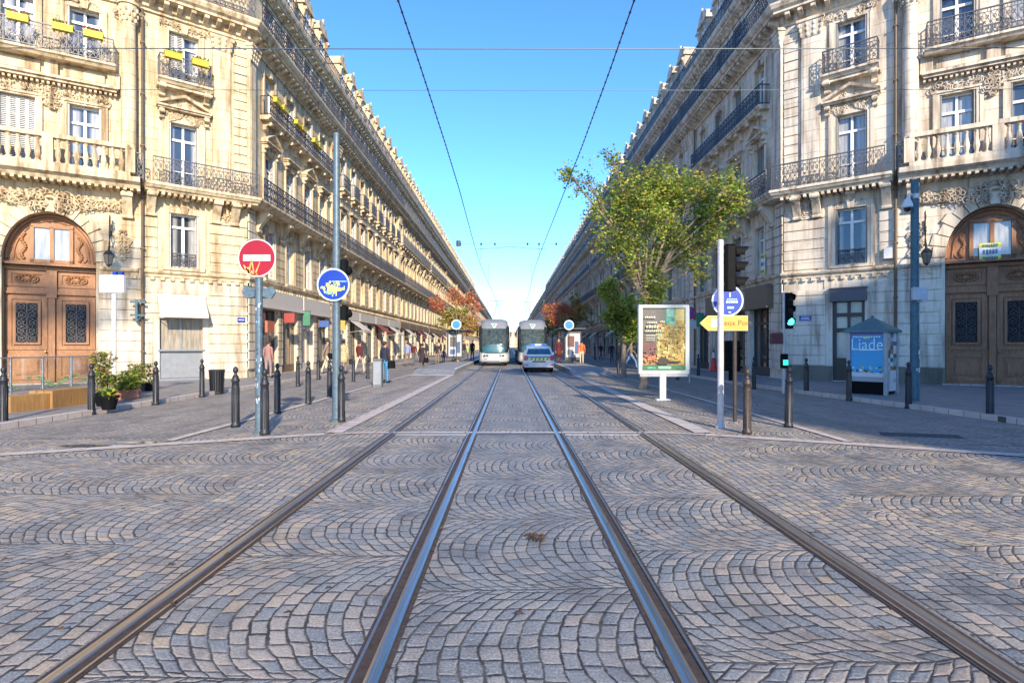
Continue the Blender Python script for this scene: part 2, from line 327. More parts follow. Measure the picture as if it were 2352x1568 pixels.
class MB:
    def __init__(s, fr=None): s.v = []; s.f = []; s.m = []; s.fr = fr; s.X = None
    def add(s, vs, fs, m=0):
        b = len(s.v)
        for q in vs:
            if s.fr: q = s.fr.pt(*q)
            elif s.X: q = s.X @ Vector(q)
            s.v.append(tuple(q))
        for f in fs: s.f.append(tuple(b+i for i in f)); s.m.append(m)
    def box(s, x0, x1, y0, y1, z0, z1, m=0):
        s.add([(x0,y0,z0),(x1,y0,z0),(x1,y1,z0),(x0,y1,z0),(x0,y0,z1),(x1,y0,z1),(x1,y1,z1),(x0,y1,z1)],
              [(0,3,2,1),(4,5,6,7),(0,1,5,4),(1,2,6,5),(2,3,7,6),(3,0,4,7)], m)
    def cbox(s, x0, x1, y0, y1, z0, z1, c=.02, m=0):   # box with chamfered vertical edges and top
        pr = [(x0+c,y0),(x1-c,y0),(x1,y0+c),(x1,y1-c),(x1-c,y1),(x0+c,y1),(x0,y1-c),(x0,y0+c)]
        cx, cy = (x0+x1)/2, (y0+y1)/2
        sh = [(cx+(a-cx)*(1-2*c/max(.01, x1-x0)), cy+(b-cy)*(1-2*c/max(.01, y1-y0))) for a, b in pr]
        vs = [(a,b,z0) for a,b in pr] + [(a,b,z1-c) for a,b in pr] + [(a,b,z1) for a,b in sh]
        fs = [(i,(i+1)%8,8+(i+1)%8,8+i) for i in range(8)] + [(8+i,8+(i+1)%8,16+(i+1)%8,16+i) for i in range(8)] + [tuple(range(16,24)), tuple(range(7,-1,-1))]
        s.add(vs, fs, m)
    def quad(s, a, b, c, d, m=0): s.add([a,b,c,d], [(0,1,2,3)], m)
    def prism(s, poly, ax, a, b, m=0):                 # poly in the two other axes, extruded along axis ax
        def mk(p, t):
            return (t, p[0], p[1]) if ax == 0 else ((p[0], t, p[1]) if ax == 1 else (p[0], p[1], t))
        n = len(poly)
        s.add([mk(p, a) for p in poly] + [mk(p, b) for p in poly],
              [tuple(range(n-1, -1, -1)), tuple(range(n, 2*n))] + [(i,(i+1)%n,n+(i+1)%n,n+i) for i in range(n)], m)
    def tube(s, pts, r, n=6, m=0, caps=True):
        pts = [Vector(p) for p in pts]; k = len(pts)
        rs = r if isinstance(r, (list, tuple)) else [r]*k
        vs = []; last = None
        for i, p in enumerate(pts):
            d = (pts[min(i+1, k-1)] - pts[max(i-1, 0)])
            d = d.normalized() if d.length > 1e-9 else Vector((0, 0, 1))
            ref = last if last is not None else (Vector((1, 0, 0)) if abs(d.x) < .8 else Vector((0, 1, 0)))
            a = (ref - d*ref.dot(d)); a = a.normalized() if a.length > 1e-6 else d.orthogonal().normalized()
            last = a; b = d.cross(a)
            for j in range(n):
                t = 2*math.pi*j/n; vs.append(p + (a*math.cos(t) + b*math.sin(t))*rs[i])
        fs = [(i*n+j, i*n+(j+1)%n, (i+1)*n+(j+1)%n, (i+1)*n+j) for i in range(k-1) for j in range(n)]
        if caps: fs += [tuple(range(n-1, -1, -1)), tuple(range((k-1)*n, k*n))]
        s.add(vs, fs, m)
    def lathe(s, c, prof, n=12, m=0, a0=0.0):
        vs = []; k = len(prof)
        for r, z in prof:
            for j in range(n):
                t = 2*math.pi*j/n + a0; vs.append((c[0]+r*math.cos(t), c[1]+r*math.sin(t), c[2]+z))
        fs = [(i*n+j, i*n+(j+1)%n, (i+1)*n+(j+1)%n, (i+1)*n+j) for i in range(k-1) for j in range(n)]
        fs += [tuple(range(n-1, -1, -1)), tuple(range((k-1)*n, k*n))]
        s.add(vs, fs, m)
    def lump(s, c, r, m=0):
        if not isinstance(r, (tuple, list)): r = (r, r, r)
        s.add([(c[0]+v.x*r[0], c[1]+v.y*r[1], c[2]+v.z*r[2]) for v in ICO], ICF, m)
    def disc(s, c, r, y0, y1, n=32, m=0):              # a round plate facing -y/+y
        s.prism([(c[0]+r*math.cos(2*math.pi*i/n), c[1]+r*math.sin(2*math.pi*i/n)) for i in range(n)], 1, y0, y1, m)
    def build(s, name, mats, parent=None, off=None, mw=None, smooth=False):
        me = bpy.data.meshes.new(name)
        vs = s.v if off is None else [(a-off[0], b-off[1], c-off[2]) for a, b, c in s.v]
        me.from_pydata(vs, [], s.f)
        if not isinstance(mats, (list, tuple)): mats = [mats]
        for q in mats: me.materials.append(q)
        me.polygons.foreach_set("material_index", s.m)
        if smooth: me.polygons.foreach_set("use_smooth", [True]*len(s.f))
        me.update()
        return link(name, me, parent, mw)
def link(name, me, parent=None, mw=None):
    o = bpy.data.objects.new(name, me); C.objects.link(o)
    if parent: o.parent = parent
    if mw is not None: o.matrix_local = mw
    return o
def tag(o, label=None, cat=None, group=None, kind=None):
    for k, v in (("label", label), ("category", cat), ("group", group), ("kind", kind)):
        if v: o[k] = v
    return o
def thing(name, label, cat, loc=(0, 0, 0), rz=0, group=None):
    o = bpy.data.objects.new(name, None); C.objects.link(o); o.location = loc; o.rotation_euler = (0, 0, rz)
    o.empty_display_size = .2
    return tag(o, label, cat, group)
KIDS = {}
def copy_tree(o, parent=None):
    c = o.copy(); C.objects.link(c)
    if parent: c.parent = parent
    for ch in [k for k in o.children]: copy_tree(ch, c)
    return c
def Tz(x, y, z, rz=0): return Matrix.Translation((x, y, z)) @ Matrix.Rotation(rz, 4, 'Z')
def sweep(mb, path, prof, m=0, cap=True):
    """profile (d,z) swept along plan path [(x,y)], d measured towards the street, corners mitred"""
    n = len(path); nrm = []
    for i in range(n-1): nrm.append(Frame(path[i], path[i+1]).n)
    vs = []
    for i in range(n):
        if i == 0: mt = nrm[0].copy()
        elif i == n-1: mt = nrm[-1].copy()
        else:
            mt = (nrm[i-1] + nrm[i]).normalized(); mt = mt / max(.3, mt.dot(nrm[i]))
        for d, z in prof: vs.append((path[i][0]+mt.x*d, path[i][1]+mt.y*d, z))
    k = len(prof)
    fs = [(i*k+j, i*k+(j+1)%k, (i+1)*k+(j+1)%k, (i+1)*k+j) for i in range(n-1) for j in range(k)]
    if cap: fs += [tuple(range(k)), tuple(range((n-1)*k, n*k))]
    mb.add(vs, fs, m)
def wall(mb, s0, s1, z0, z1, holes, depth=.34, m=0, mr=None):
    """mb.fr must be set; holes = (s0,s1,z0,z1)"""
    mr = m if mr is None else mr
    ss = sorted({s0, s1, *[h[0] for h in holes], *[h[1] for h in holes]}); zs = sorted({z0, z1, *[h[2] for h in holes], *[h[3] for h in holes]})
    ss = [a for a in ss if s0 <= a <= s1]; zs = [a for a in zs if z0 <= a <= z1]
    for a, b in zip(ss, ss[1:]):
        for c, d in zip(zs, zs[1:]):
            ms, mz = (a+b)/2, (c+d)/2
            if any(h[0] < ms < h[1] and h[2] < mz < h[3] for h in holes): continue
            mb.quad((a,0,c),(b,0,c),(b,0,d),(a,0,d), m)
    for h in holes:
        a, b, c, d = h
        mb.quad((a,0,c),(a,-depth,c),(a,-depth,d),(a,0,d), mr); mb.quad((b,0,c),(b,-depth,c),(b,-depth,d),(b,0,d), mr)
        mb.quad((a,0,d),(b,0,d),(b,-depth,d),(a,-depth,d), mr); mb.quad((a,0,c),(b,0,c),(b,-depth,c),(a,-depth,c), mr)

# ------------------------------------------------------------------ facade components
rng = random.Random(7)
_cache = {}
def cached(key, fn):
    if key not in _cache: _cache[key] = fn()
    return _cache[key]
def mesh_of(mb, name, mats, smooth=False):
    me = bpy.data.meshes.new(name); me.from_pydata(mb.v, [], mb.f)
    for q in (mats if isinstance(mats, (list, tuple)) else [mats]): me.materials.append(q)
    me.polygons.foreach_set("material_index", mb.m)
    if smooth: me.polygons.foreach_set("use_smooth", [True]*len(mb.f))
    me.update(); return me
def pane_mesh(w, h, y=.25):
    def f():
        mb = MB(); mb.box(-w/2, w/2, y, y+.02, 0, h); return mesh_of(mb, "window", GLASS)
    return cached(("pane", round(w, 2), round(h, 2), y), f)
def frame_mesh(w, h, y=.25, mat=None, key=""):
    mat = mat or WHITEP
    def f():
        mb = MB(); t = .07; a = y-.06; b = y+.012
        mb.box(-w/2, -w/2+t, a, b, 0, h); mb.box(w/2-t, w/2, a, b, 0, h)
        mb.box(-w/2+t, w/2-t, a, b, h-t, h); mb.box(-w/2+t, w/2-t, a, b, 0, t*1.2)
        tz = h*.76
        mb.box(-w/2+t, w/2-t, a-.012, b, tz-.05, tz+.05)
        mb.box(-.055, .055, a-.02, b, t*1.2, tz-.05); mb.box(-.04, .04, a-.004, b, tz+.05, h-t)
        for sx in (-1, 1):
            if h > 2: mb.box(min(sx*.055, sx*(w/2-t)), max(sx*.055, sx*(w/2-t)), a+.02, b, tz*.36, tz*.36+.035)
        return mesh_of(mb, "window_frame", mat)
    return cached(("frame", round(w, 2), round(h, 2), y, key), f)
def shutter_mesh(w, h, mat, key):
    def f():
        mb = MB(); t = .05
        mb.box(0, t, -.02, .02, 0, h); mb.box(w-t, w, -.02, .02, 0, h)
        for z in (0, h*.48, h-t*1.4): mb.box(t, w-t, -.018, .018, z, z+t*1.4)
        z = t*1.6
        while z < h-t*1.6:
            mb.add([(t, -.014, z), (w-t, -.014, z), (w-t, .014, z+.035), (t, .014, z+.035), (t, -.014, z+.012), (w-t, -.014, z+.012), (w-t, .014, z+.047), (t, .014, z+.047)], [(0,1,2,3),(4,5,6,7),(0,1,5,4),(2,3,7,6)])
            z += .07
        return mesh_of(mb, "shutter", mat)
    return cached(("shut", round(w, 2), round(h, 2), key), f)
def place_window(root, off, F, s, z, w, h, sh=0, frame=True, smat=None, skey="a", y=.25):
    """sh: 0 none, 1 half-open leaves folded in the reveal, 2 closed"""
    mw = F.mat(s, 0, z); mw = Matrix.Translation((-off[0], -off[1], -off[2])) @ mw
    o = link("window", pane_mesh(w, h, y), root, mw)
    if frame: link("window_frame", frame_mesh(w, h, y), o)
    smat = smat or SHUT
    if sh == 1:
        for sx in (-1, 1):
            for k in range(2):
                m = shutter_mesh(.24, h-.04, smat, skey)
                link("shutter", m, o, Matrix.Translation((sx*(w/2-.03-.05*k), .20, .02)) @ Matrix.Rotation(R(-90 + (8 if sx > 0 else -8)), 4, 'Z'))
    if sh == 2:
        for k in range(4):
            link("shutter", shutter_mesh(w/4-.01, h-.04, smat, skey), o, Matrix.Translation((-w/2+k*w/4+.005, .14, .02)))
    if sh == 3:                                        # one side closed, one open
        for k in range(2):
            link("shutter", shutter_mesh(w/4-.01, h-.04, smat, skey), o, Matrix.Translation((-w/2+k*w/4+.005, .14, .02)))
    return o

def scroll_pts(cx, cz, r, turns, a0, sgn, n=9):
    out = []
    for i in range(n):
        t = i/(n-1); rr = r*(1-.72*t); a = a0 + sgn*turns*2*math.pi*t
        out.append((cx+rr*math.cos(a), cz+rr*math.sin(a)))
    return out
def flat_strip(mb, pts, t, d, m=0, dd=.018):           # wrought bar of square section following (s,z) points
    n = len(pts); vs = []
    for i, (a, b) in enumerate(pts):
        p = pts[max(i-1, 0)]; q = pts[min(i+1, n-1)]
        ux, uz = q[0]-p[0], q[1]-p[1]; l = math.hypot(ux, uz) or 1
        nx, nz = -uz/l*t, ux/l*t
        vs += [(a+nx, d, b+nz), (a-nx, d, b-nz), (a-nx, d-dd, b-nz), (a+nx, d-dd, b+nz)]
    fs = []
    for i in range(n-1):
        for j in range(4): fs.append((i*4+j, i*4+(j+1) % 4, (i+1)*4+(j+1) % 4, (i+1)*4+j))
    mb.add(vs, fs, m)
def railing(mb, s0, s1, d, z0, h, fine=True, ends=0.0):
    mb.box(s0, s1, d-.025, d+.025, z0+h-.04, z0+h); mb.box(s0, s1, d-.015, d+.015, z0+.07, z0+.10)
    mb.box(s0, s1, d-.012, d+.012, z0+h-.17, z0+h-.15)
    L = s1-s0; n = max(1, round(L/.36)); w = L/n
    for i in range(n+1):
        x = s0+i*w
        mb.box(x-.013, x+.013, d-.013, d+.013, z0, z0+h-.04)
    for i in range(n):
        c = s0+(i+.5)*w; hh = h-.28; zb = z0+.11; q = w*.5
        if not fine:
            mb.box(c-.012, c+.012, d-.01, d+.01, zb, z0+h-.17)
            mb.add([(c-q*.8, d, zb+hh*.3), (c, d, zb+hh*.1), (c+q*.8, d, zb+hh*.3), (c, d, zb+hh*.5)], [(0,1,2,3)])
            mb.add([(c-q*.7, d, zb+hh*.75), (c, d, zb+hh*.6), (c+q*.7, d, zb+hh*.75), (c, d, zb+hh*.9)], [(0,1,2,3)])
            continue
        for sg in (-1, 1):
            x = c+sg*q*.48
            flat_strip(mb, scroll_pts(x, zb+hh*.24, q*.44, 1.2, R(90 if sg > 0 else 90), sg), .010, d)
            flat_strip(mb, scroll_pts(x, zb+hh*.76, q*.44, 1.2, R(-90), -sg), .010, d)
            flat_strip(mb, [(c+sg*q*.05, zb), (c+sg*q*.9, zb+hh*.5), (c+sg*q*.05, zb+hh)], .009, d)
            flat_strip(mb, [(c+sg*q*.9, zb+hh*.02), (c+sg*q*.12, zb+hh*.5), (c+sg*q*.9, zb+hh*.98)], .007, d)
        mb.lump((c, d, zb+hh*.5), (.045, .02, .06))
        for k in range(2): mb.box(c-q*.5+k*q-.008, c-q*.5+k*q+.008, d-.008, d+.008, z0+h-.15, z0+h-.04)
    if ends:
        for x in (s0, s1):
            mb.box(x-.02, x+.02, 0, d, z0+h-.04, z0+h); mb.box(x-.012, x+.012, 0, d, z0+.07, z0+.10)
            k = max(2, int(d/.14))
            for j in range(k): mb.box(x-.012, x+.012, d*j/k-.012, d*j/k+.012, z0, z0+h-.04)
def ornament(mb, s, z, w, h, dep, n, seed=0, m=1, sym=True):
    r_ = random.Random(seed)
    for i in range(n):
        a = r_.random()**.8*w/2; b = r_.uniform(-h/2, h/2); k = r_.uniform(.5, 1.0)
        fall = 1-.6*(a/(w/2))
        b *= fall
        q = (.035+.05*k, .4*dep+.6*dep*k*fall, .03+.05*k)
        for sg in ((-1, 1) if sym else (1,)):
            mb.lump((s+sg*a, 0, z+b), q, m)
        if i % 3 == 0:
            for sg in (-1, 1):
                pts = scroll_pts(s+sg*a, z+b, .10+.06*k, 1.0, r_.uniform(0, 6), sg, 7)
                mb.tube([(x, dep*.7, zz) for x, zz in pts], .022, 4, m, False)
def console(mb, s, d, ztop, h, w=.26, m=1):
    """scrolled stone bracket under a balcony"""
    n = 9; prof = []
    for i in range(n):
        t = i/(n-1); prof.append((d*(1-t)**.75*(.92+.10*math.sin(t*7)), ztop-h*t))
    poly = [(0, ztop)] + [(max(.04, a), b) for a, b in prof] + [(0, ztop-h)]
    mb.prism(poly, 0, s-w/2, s+w/2, m)
    mb.prism([(d*.88+.09*math.cos(a), ztop-.13+.09*math.sin(a)) for a in [k*math.pi/4 for k in range(8)]], 0, s-w/2-.03, s+w/2+.03, m)
    mb.prism([(.12+.07*math.cos(a), ztop-h+.06+.07*math.sin(a)) for a in [k*math.pi/4 for k in range(8)]], 0, s-w/2-.02, s+w/2+.02, m)
def surround(mb, s, z0, w, h, t=.17, d=.06, m=1, key=True, seed=0, sill=True):
    a, b = s-w/2, s+w/2
    mb.box(a-t, a, 0, d, z0, z0+h+t, m); mb.box(b, b+t, 0, d, z0, z0+h+t, m); mb.box(a, b, 0, d, z0+h, z0+h+t, m)
    mb.box(a-t-.04, a-t*.55, d, d+.025, z0, z0+h+t*.7, m); mb.box(b+t*.55, b+t+.04, d, d+.025, z0, z0+h+t*.7, m)
    if sill: mb.box(a-t, b+t, 0, d+.08, z0-.12, z0, m)
    if key:
        mb.prism([(s-.10, z0+h-.02), (s+.10, z0+h-.02), (s+.15, z0+h+t+.12), (s-.15, z0+h+t+.12)], 1, d, d+.10, m)
        ornament(mb, s, z0+h+t*.9, w*.9, .28, .09, 9, seed, m)
def pediment(mb, s, z, w, tri=True, m=1, seed=0):
    mb.box(s-w/2, s+w/2, 0, .26, z, z+.07, m); mb.box(s-w/2-.05, s+w/2+.05, 0, .34, z+.07, z+.14, m)
    if tri:
        for sg in (-1, 1):
            mb.add([(s+sg*(w/2+.05), 0, z+.14), (s+sg*(w/2+.05), .32, z+.14), (s, .32, z+.58), (s, 0, z+.58),
                    (s+sg*(w/2+.05), 0, z+.24), (s+sg*(w/2+.05), .36, z+.24), (s, .36, z+.69), (s, 0, z+.69)],
                   [(0,1,2,3),(4,5,6,7),(1,2,6,5),(0,1,5,4)], m)
        mb.add([(s-w/2, .12, z+.14), (s+w/2, .12, z+.14), (s, .12, z+.6)], [(0,1,2)], m)
        ornament(mb, s, z+.28, w*.5, .16, .2, 5, seed, m)
    for sg in (-1, 1): console(mb, s+sg*(w/2-.14), .24, z, .42, .14, m)
    ornament(mb, s, z-.2, w*.62, .28, .13, 10, seed+3, m)
def pilaster(mb, s, w, z0, z1, d=.14, m=0, seed=1, cap=.75):
    mb.box(s-w/2, s+w/2, 0, d, z0+.35, z1-cap, m); mb.box(s-w/2-.06, s+w/2+.06, 0, d+.06, z0, z0+.35, 1)
    mb.box(s-w/2+.08, s+w/2-.08, d, d+.02, z0+.6, z1-cap-.25, m)
    mb.add([(s-w/2,0,z1-cap),(s+w/2,0,z1-cap),(s+w/2,d+.02,z1-cap),(s-w/2,d+.02,z1-cap),(s-w/2-.12,0,z1-.12),(s+w/2+.12,0,z1-.12),(s+w/2+.12,d+.16,z1-.12),(s-w/2-.12,d+.16,z1-.12)],
           [(0,1,5,4),(1,2,6,5),(2,3,7,6),(3,0,4,7)], 1)
    mb.box(s-w/2-.16, s+w/2+.16, 0, d+.2, z1-.12, z1, 1)
    for k in range(3):
        for sx in (-1, -.33, .33, 1):
            q = s+sx*(w/2+.03*k); mb.lump((q, d+.05+.04*k, z1-cap+.12+.2*k), (.07, .05, .11), 1)
    for sx in (-1, 1):
        mb.tube([(a, d+.14, b) for a, b in scroll_pts(s+sx*(w/2+.04), z1-.24, .11, 1.1, R(90), -sx, 8)], .028, 4, 1, False)
def column(mb, s, r, z0, z1, d, m=0):                   # engaged round column
    old = mb.fr; c = old.pt(s, d, 0); mb.fr = None
    mb.lathe((c.x, c.y, 0), [(r*1.35, z0), (r*1.35, z0+.25), (r*1.15, z0+.32), (r*1.22, z0+.4), (r, z0+.5), (r, (z0+z1)/2), (r*.88, z1-.9), (r*.96, z1-.85), (r*.9, z1-.8), (r*1.3, z1-.2), (r*1.35, z1-.12), (r*1.5, z1-.12), (r*1.5, z1)], 20, m)
    for row in range(3):
        for k in range(10):
            a = 2*math.pi*(k+.5*row)/10; rr = r*(1.02+.12*row)
            mb.lump((c.x+rr*math.cos(a), c.y+rr*math.sin(a), z1-.68+.19*row), (.06, .06, .11), 1)
    mb.fr = old
def quoins(mb, s0, s1, z0, z1, m=0, step=.40, d=.055, alt=True):
    z = z0; k = 0
    while z < z1-.1:
        t = min(z+step-.045, z1)
        a, b = (s0, s1) if (k % 2 == 0 or not alt) else (s0, s1)
        mb.box(a, b, 0, d, z, t, m); z += step; k += 1
def rustic(mb, s0, s1, z0, z1, holes, m=2, step=.42, d=.05, g=.04):
    z = z0
    while z < z1-.08:
        t = min(z+step-g, z1)
        cuts = sorted([(h[0]-.0, h[1]+.0) for h in holes if h[2] < (z+t)/2 < h[3]])
        a = s0; segs = []
        for c0, c1 in cuts:
            if c0 > a: segs.append((a, c0))
            a = max(a, c1)
        if a < s1: segs.append((a, s1))
        for p, q in segs:
            if q-p > .05: mb.box(p, q, 0, d, z, t, m)
        z += step
def modillions(mb, s0, s1, z, h=.26, d0=.1, d1=.52, step=.48, w=.17, m=1):
    n = max(1, int((s1-s0)/step)); st = (s1-s0)/n
    for i in range(n):
        c = s0+(i+.5)*st
        mb.prism([(0, z+h), (d1, z+h), (d1, z+h*.55), (d1*.55, z+h*.15), (d0, z-.02), (0, z-.04)], 0, c-w/2, c+w/2, m)
def dentils(mb, s0, s1, z, m=1, step=.24, w=.12, d=.14, h=.12):
    n = max(1, int((s1-s0)/step)); st = (s1-s0)/n
    for i in range(n): mb.box(s0+i*st, s0+i*st+w, 0, d, z, z+h, m)
def baluster_run(mb, s0, s1, d, z0, h, m=1):
    mb.box(s0, s1, d-.13, d+.13, z0, z0+.16, m); mb.box(s0, s1, d-.15, d+.15, z0+h-.16, z0+h, m)
    L = s1-s0; npost = max(1, round(L/2.6)); seg = L/npost; old = mb.fr
    for i in range(npost+1): mb.box(s0+i*seg-.16, s0+i*seg+.16, d-.14, d+.14, z0+.16, z0+h-.16, m)
    for i in range(npost):
        a = s0+i*seg+.16; b = s0+(i+1)*seg-.16; n = round((b-a)/.27)
        for k in range(n):
            c = old.pt(a+(k+.5)*(b-a)/n, d, 0); mb.fr = None; H = h-.32
            mb.lathe((c.x, c.y, z0+.16), [(.085, 0), (.085, .05), (.05, .08), (.06, .13), (.098, H*.34), (.088, H*.45), (.045, H*.72), (.05, H*.80), (.035, H*.84), (.08, H-.05), (.085, H)], 8, m)
            mb.fr = old
C1 = [(0, 15.32), (.10, 15.32), (.10, 15.42), (.20, 15.46), (.20, 15.72), (.60, 15.76), (.60, 15.86), (.72, 15.94), (.80, 16.08), (.80, 16.16), (0, 16.20)]
C2 = [(0, 18.42), (.10, 18.42), (.14, 18.6), (.38, 18.7), (.38, 18.8), (.5, 18.9), (.55, 19.05), (.55, 19.1), (0, 19.14)]
SLAB = [(0, 7.86), (.62, 7.86), (.66, 7.93), (.74, 7.97), (.80, 8.05), (.84, 8.08), (.84, 8.18), (0, 8.18)]
LEDGE = [(0, 4.42), (.06, 4.42), (.08, 4.52), (.16, 4.56), (.20, 4.62), (.20, 4.68), (0, 4.72)]
SLAB3 = [(0, 12.42), (.40, 12.42), (.46, 12.5), (.52, 12.54), (.52, 12.62), (0, 12.62)]
def roofline(root, off, path, name="roof", mats=None):
    mb = MB()
    sweep(mb, path, [(-.10, 19.1), (-.16, 19.2), (-1.35, 22.6), (-1.5, 22.75), (-7, 23.6), (-7.2, 19.1)], 0)
    # standing seams on the mansard
    for i in range(len(path)-1):
        F = Frame(path[i], path[i+1]); mb.fr = F; n = int(F.L/.62)
        for k in range(n):
            a = (k+.5)*F.L/n; mb.add([(a-.02, -.13, 19.2), (a+.02, -.13, 19.2), (a+.02, -1.32, 22.6), (a-.02, -1.32, 22.6)], [(0,1,2,3)])
            mb.add([(a, -.10, 19.2), (a, -.18, 19.2), (a, -1.36, 22.6), (a, -1.28, 22.62)], [(0,1,2,3)])
        mb.fr = None
    return mb.build(name, ZINC, root, off)
def dormer(root, off, F, s, mats, seed=0, frame=True):
    mb = MB(F); z = 19.2; w = .62
    for sx in (-1, 1):
        mb.box(s+sx*w-.16 if sx > 0 else s-w-.12, s+w+.12 if sx > 0 else s-w+.16, -1.2, .02, z, z+2.15, 1)
    mb.box(s-w+.16, s+w-.16, -1.2, .02, z, z+.25, 1)
    mb.box(s-w-.22, s+w+.22, -1.3, .14, z+2.15, z+2.32, 1)
    n = 8; pl = [(s-w-.2, z+2.32)] + [(s-(w+.2)*math.cos(math.pi*k/n), z+2.32+.62*math.sin(math.pi*k/n)) for k in range(1, n)] + [(s+w+.2, z+2.32)]
    mb.prism(pl, 1, -1.3, .08, 1)
    mb.lump((s, .06, z+2.98), (.12, .1, .2), 1)
    for sx in (-1, 1): mb.lump((s+sx*(w+.1), .02, z+2.5), (.09, .08, .16), 1)
    for sx in (-1, 1): console(mb, s+sx*(w+.06), .2, z+2.0, .9, .14, 1)
    d = mb.build("dormer", mats, root, off)
    place_window(d, off, F, s, z+.25, 2*w-.32, 1.9, 0, frame, y=.1)
    return d
def chimney(root, off, F, s, mats, h=2.6):
    mb = MB(F)
    mb.box(s-.9, s+.9, -3.6, -2.7, 22.5, 22.9+h, 0); mb.box(s-1, s+1, -3.7, -2.6, 22.9+h, 23.1+h, 1)
    ch = mb.build("chimney", mats, root, off)
    m2 = MB(); 
    for k in range(5):
        c = F.pt(s-.7+.35*k, -3.15, 23.1+h); m2.lathe(tuple(c), [(.13, 0), (.10, .5), (.12, .52), (.12, .6)], 8)
    m2.build("chimney_pot", TERRA, ch, off)
TERRA = simple("terracotta", (.36, .15, .08), .8, 0, .2)
def awning(root, off, F, s0, s1, z0, z1, d, mat, valance=.2):
    mb = MB(F)
    mb.add([(s0, .06, z1), (s1, .06, z1), (s1, d, z0+valance), (s0, d, z0+valance), (s0, .06, z1-.03), (s1, .06, z1-.03), (s1, d, z0+valance-.03), (s0, d, z0+valance-.03)],
           [(0,1,2,3),(4,5,6,7),(0,3,7,4),(1,2,6,5)])
    mb.box(s0, s1, d-.015, d+.01, z0, z0+valance)
    mb.box(s0-.03, s1+.03, .0, .12, z1-.04, z1+.1)
    mb.tube([(s0+.03, .05, z0), (s0+.03, d-.03, z0+valance-.05)], .015, 5); mb.tube([(s1-.03, .05, z0), (s1-.03, d-.03, z0+valance-.05)], .015, 5)
    return mb.build("awning", mat, root, off)
def shopfront(root, off, F, s, w, zt, mat, seed):
    """glazed shop bay with stall riser, transom, door leaf and fascia"""
    r_ = random.Random(seed); mb = MB(F); a, b = s-w/2, s+w/2
    y0, y1 = -.26, -.16
    mb.box(a, b, y0, y1+.02, .12, .55); mb.box(a, b, y0, y1, 2.55, 2.68); mb.box(a, b, y0, y1, zt-.08, zt)
    for k in range(4):
        x = a+(b-a)*k/3; mb.box(x-.045 if k else x, x+.045 if k < 3 else x, y0, y1+.006, .55, zt-.08)
    sh = mb.build("shopfront", mat, root, off)
    g = MB(F); g.box(a+.02, b-.02, -.25, -.23, .5, zt-.04); g.build("pane", GLASSD, sh, off)
    # goods and shelves seen behind the glass are kept just in front as a low display board
    return sh
def fascia(root, off, F, s0, s1, z0, z1, mat, d=.16, name="fascia"):
    mb = MB(F); mb.box(s0, s1, .05, d, z0, z1); mb.box(s0-.03, s1+.03, .05, d+.05, z1, z1+.08); mb.box(s0+.0, s1-.0, d, d+.015, z0, z0+.05)
    return mb.build(name, mat, root, off)

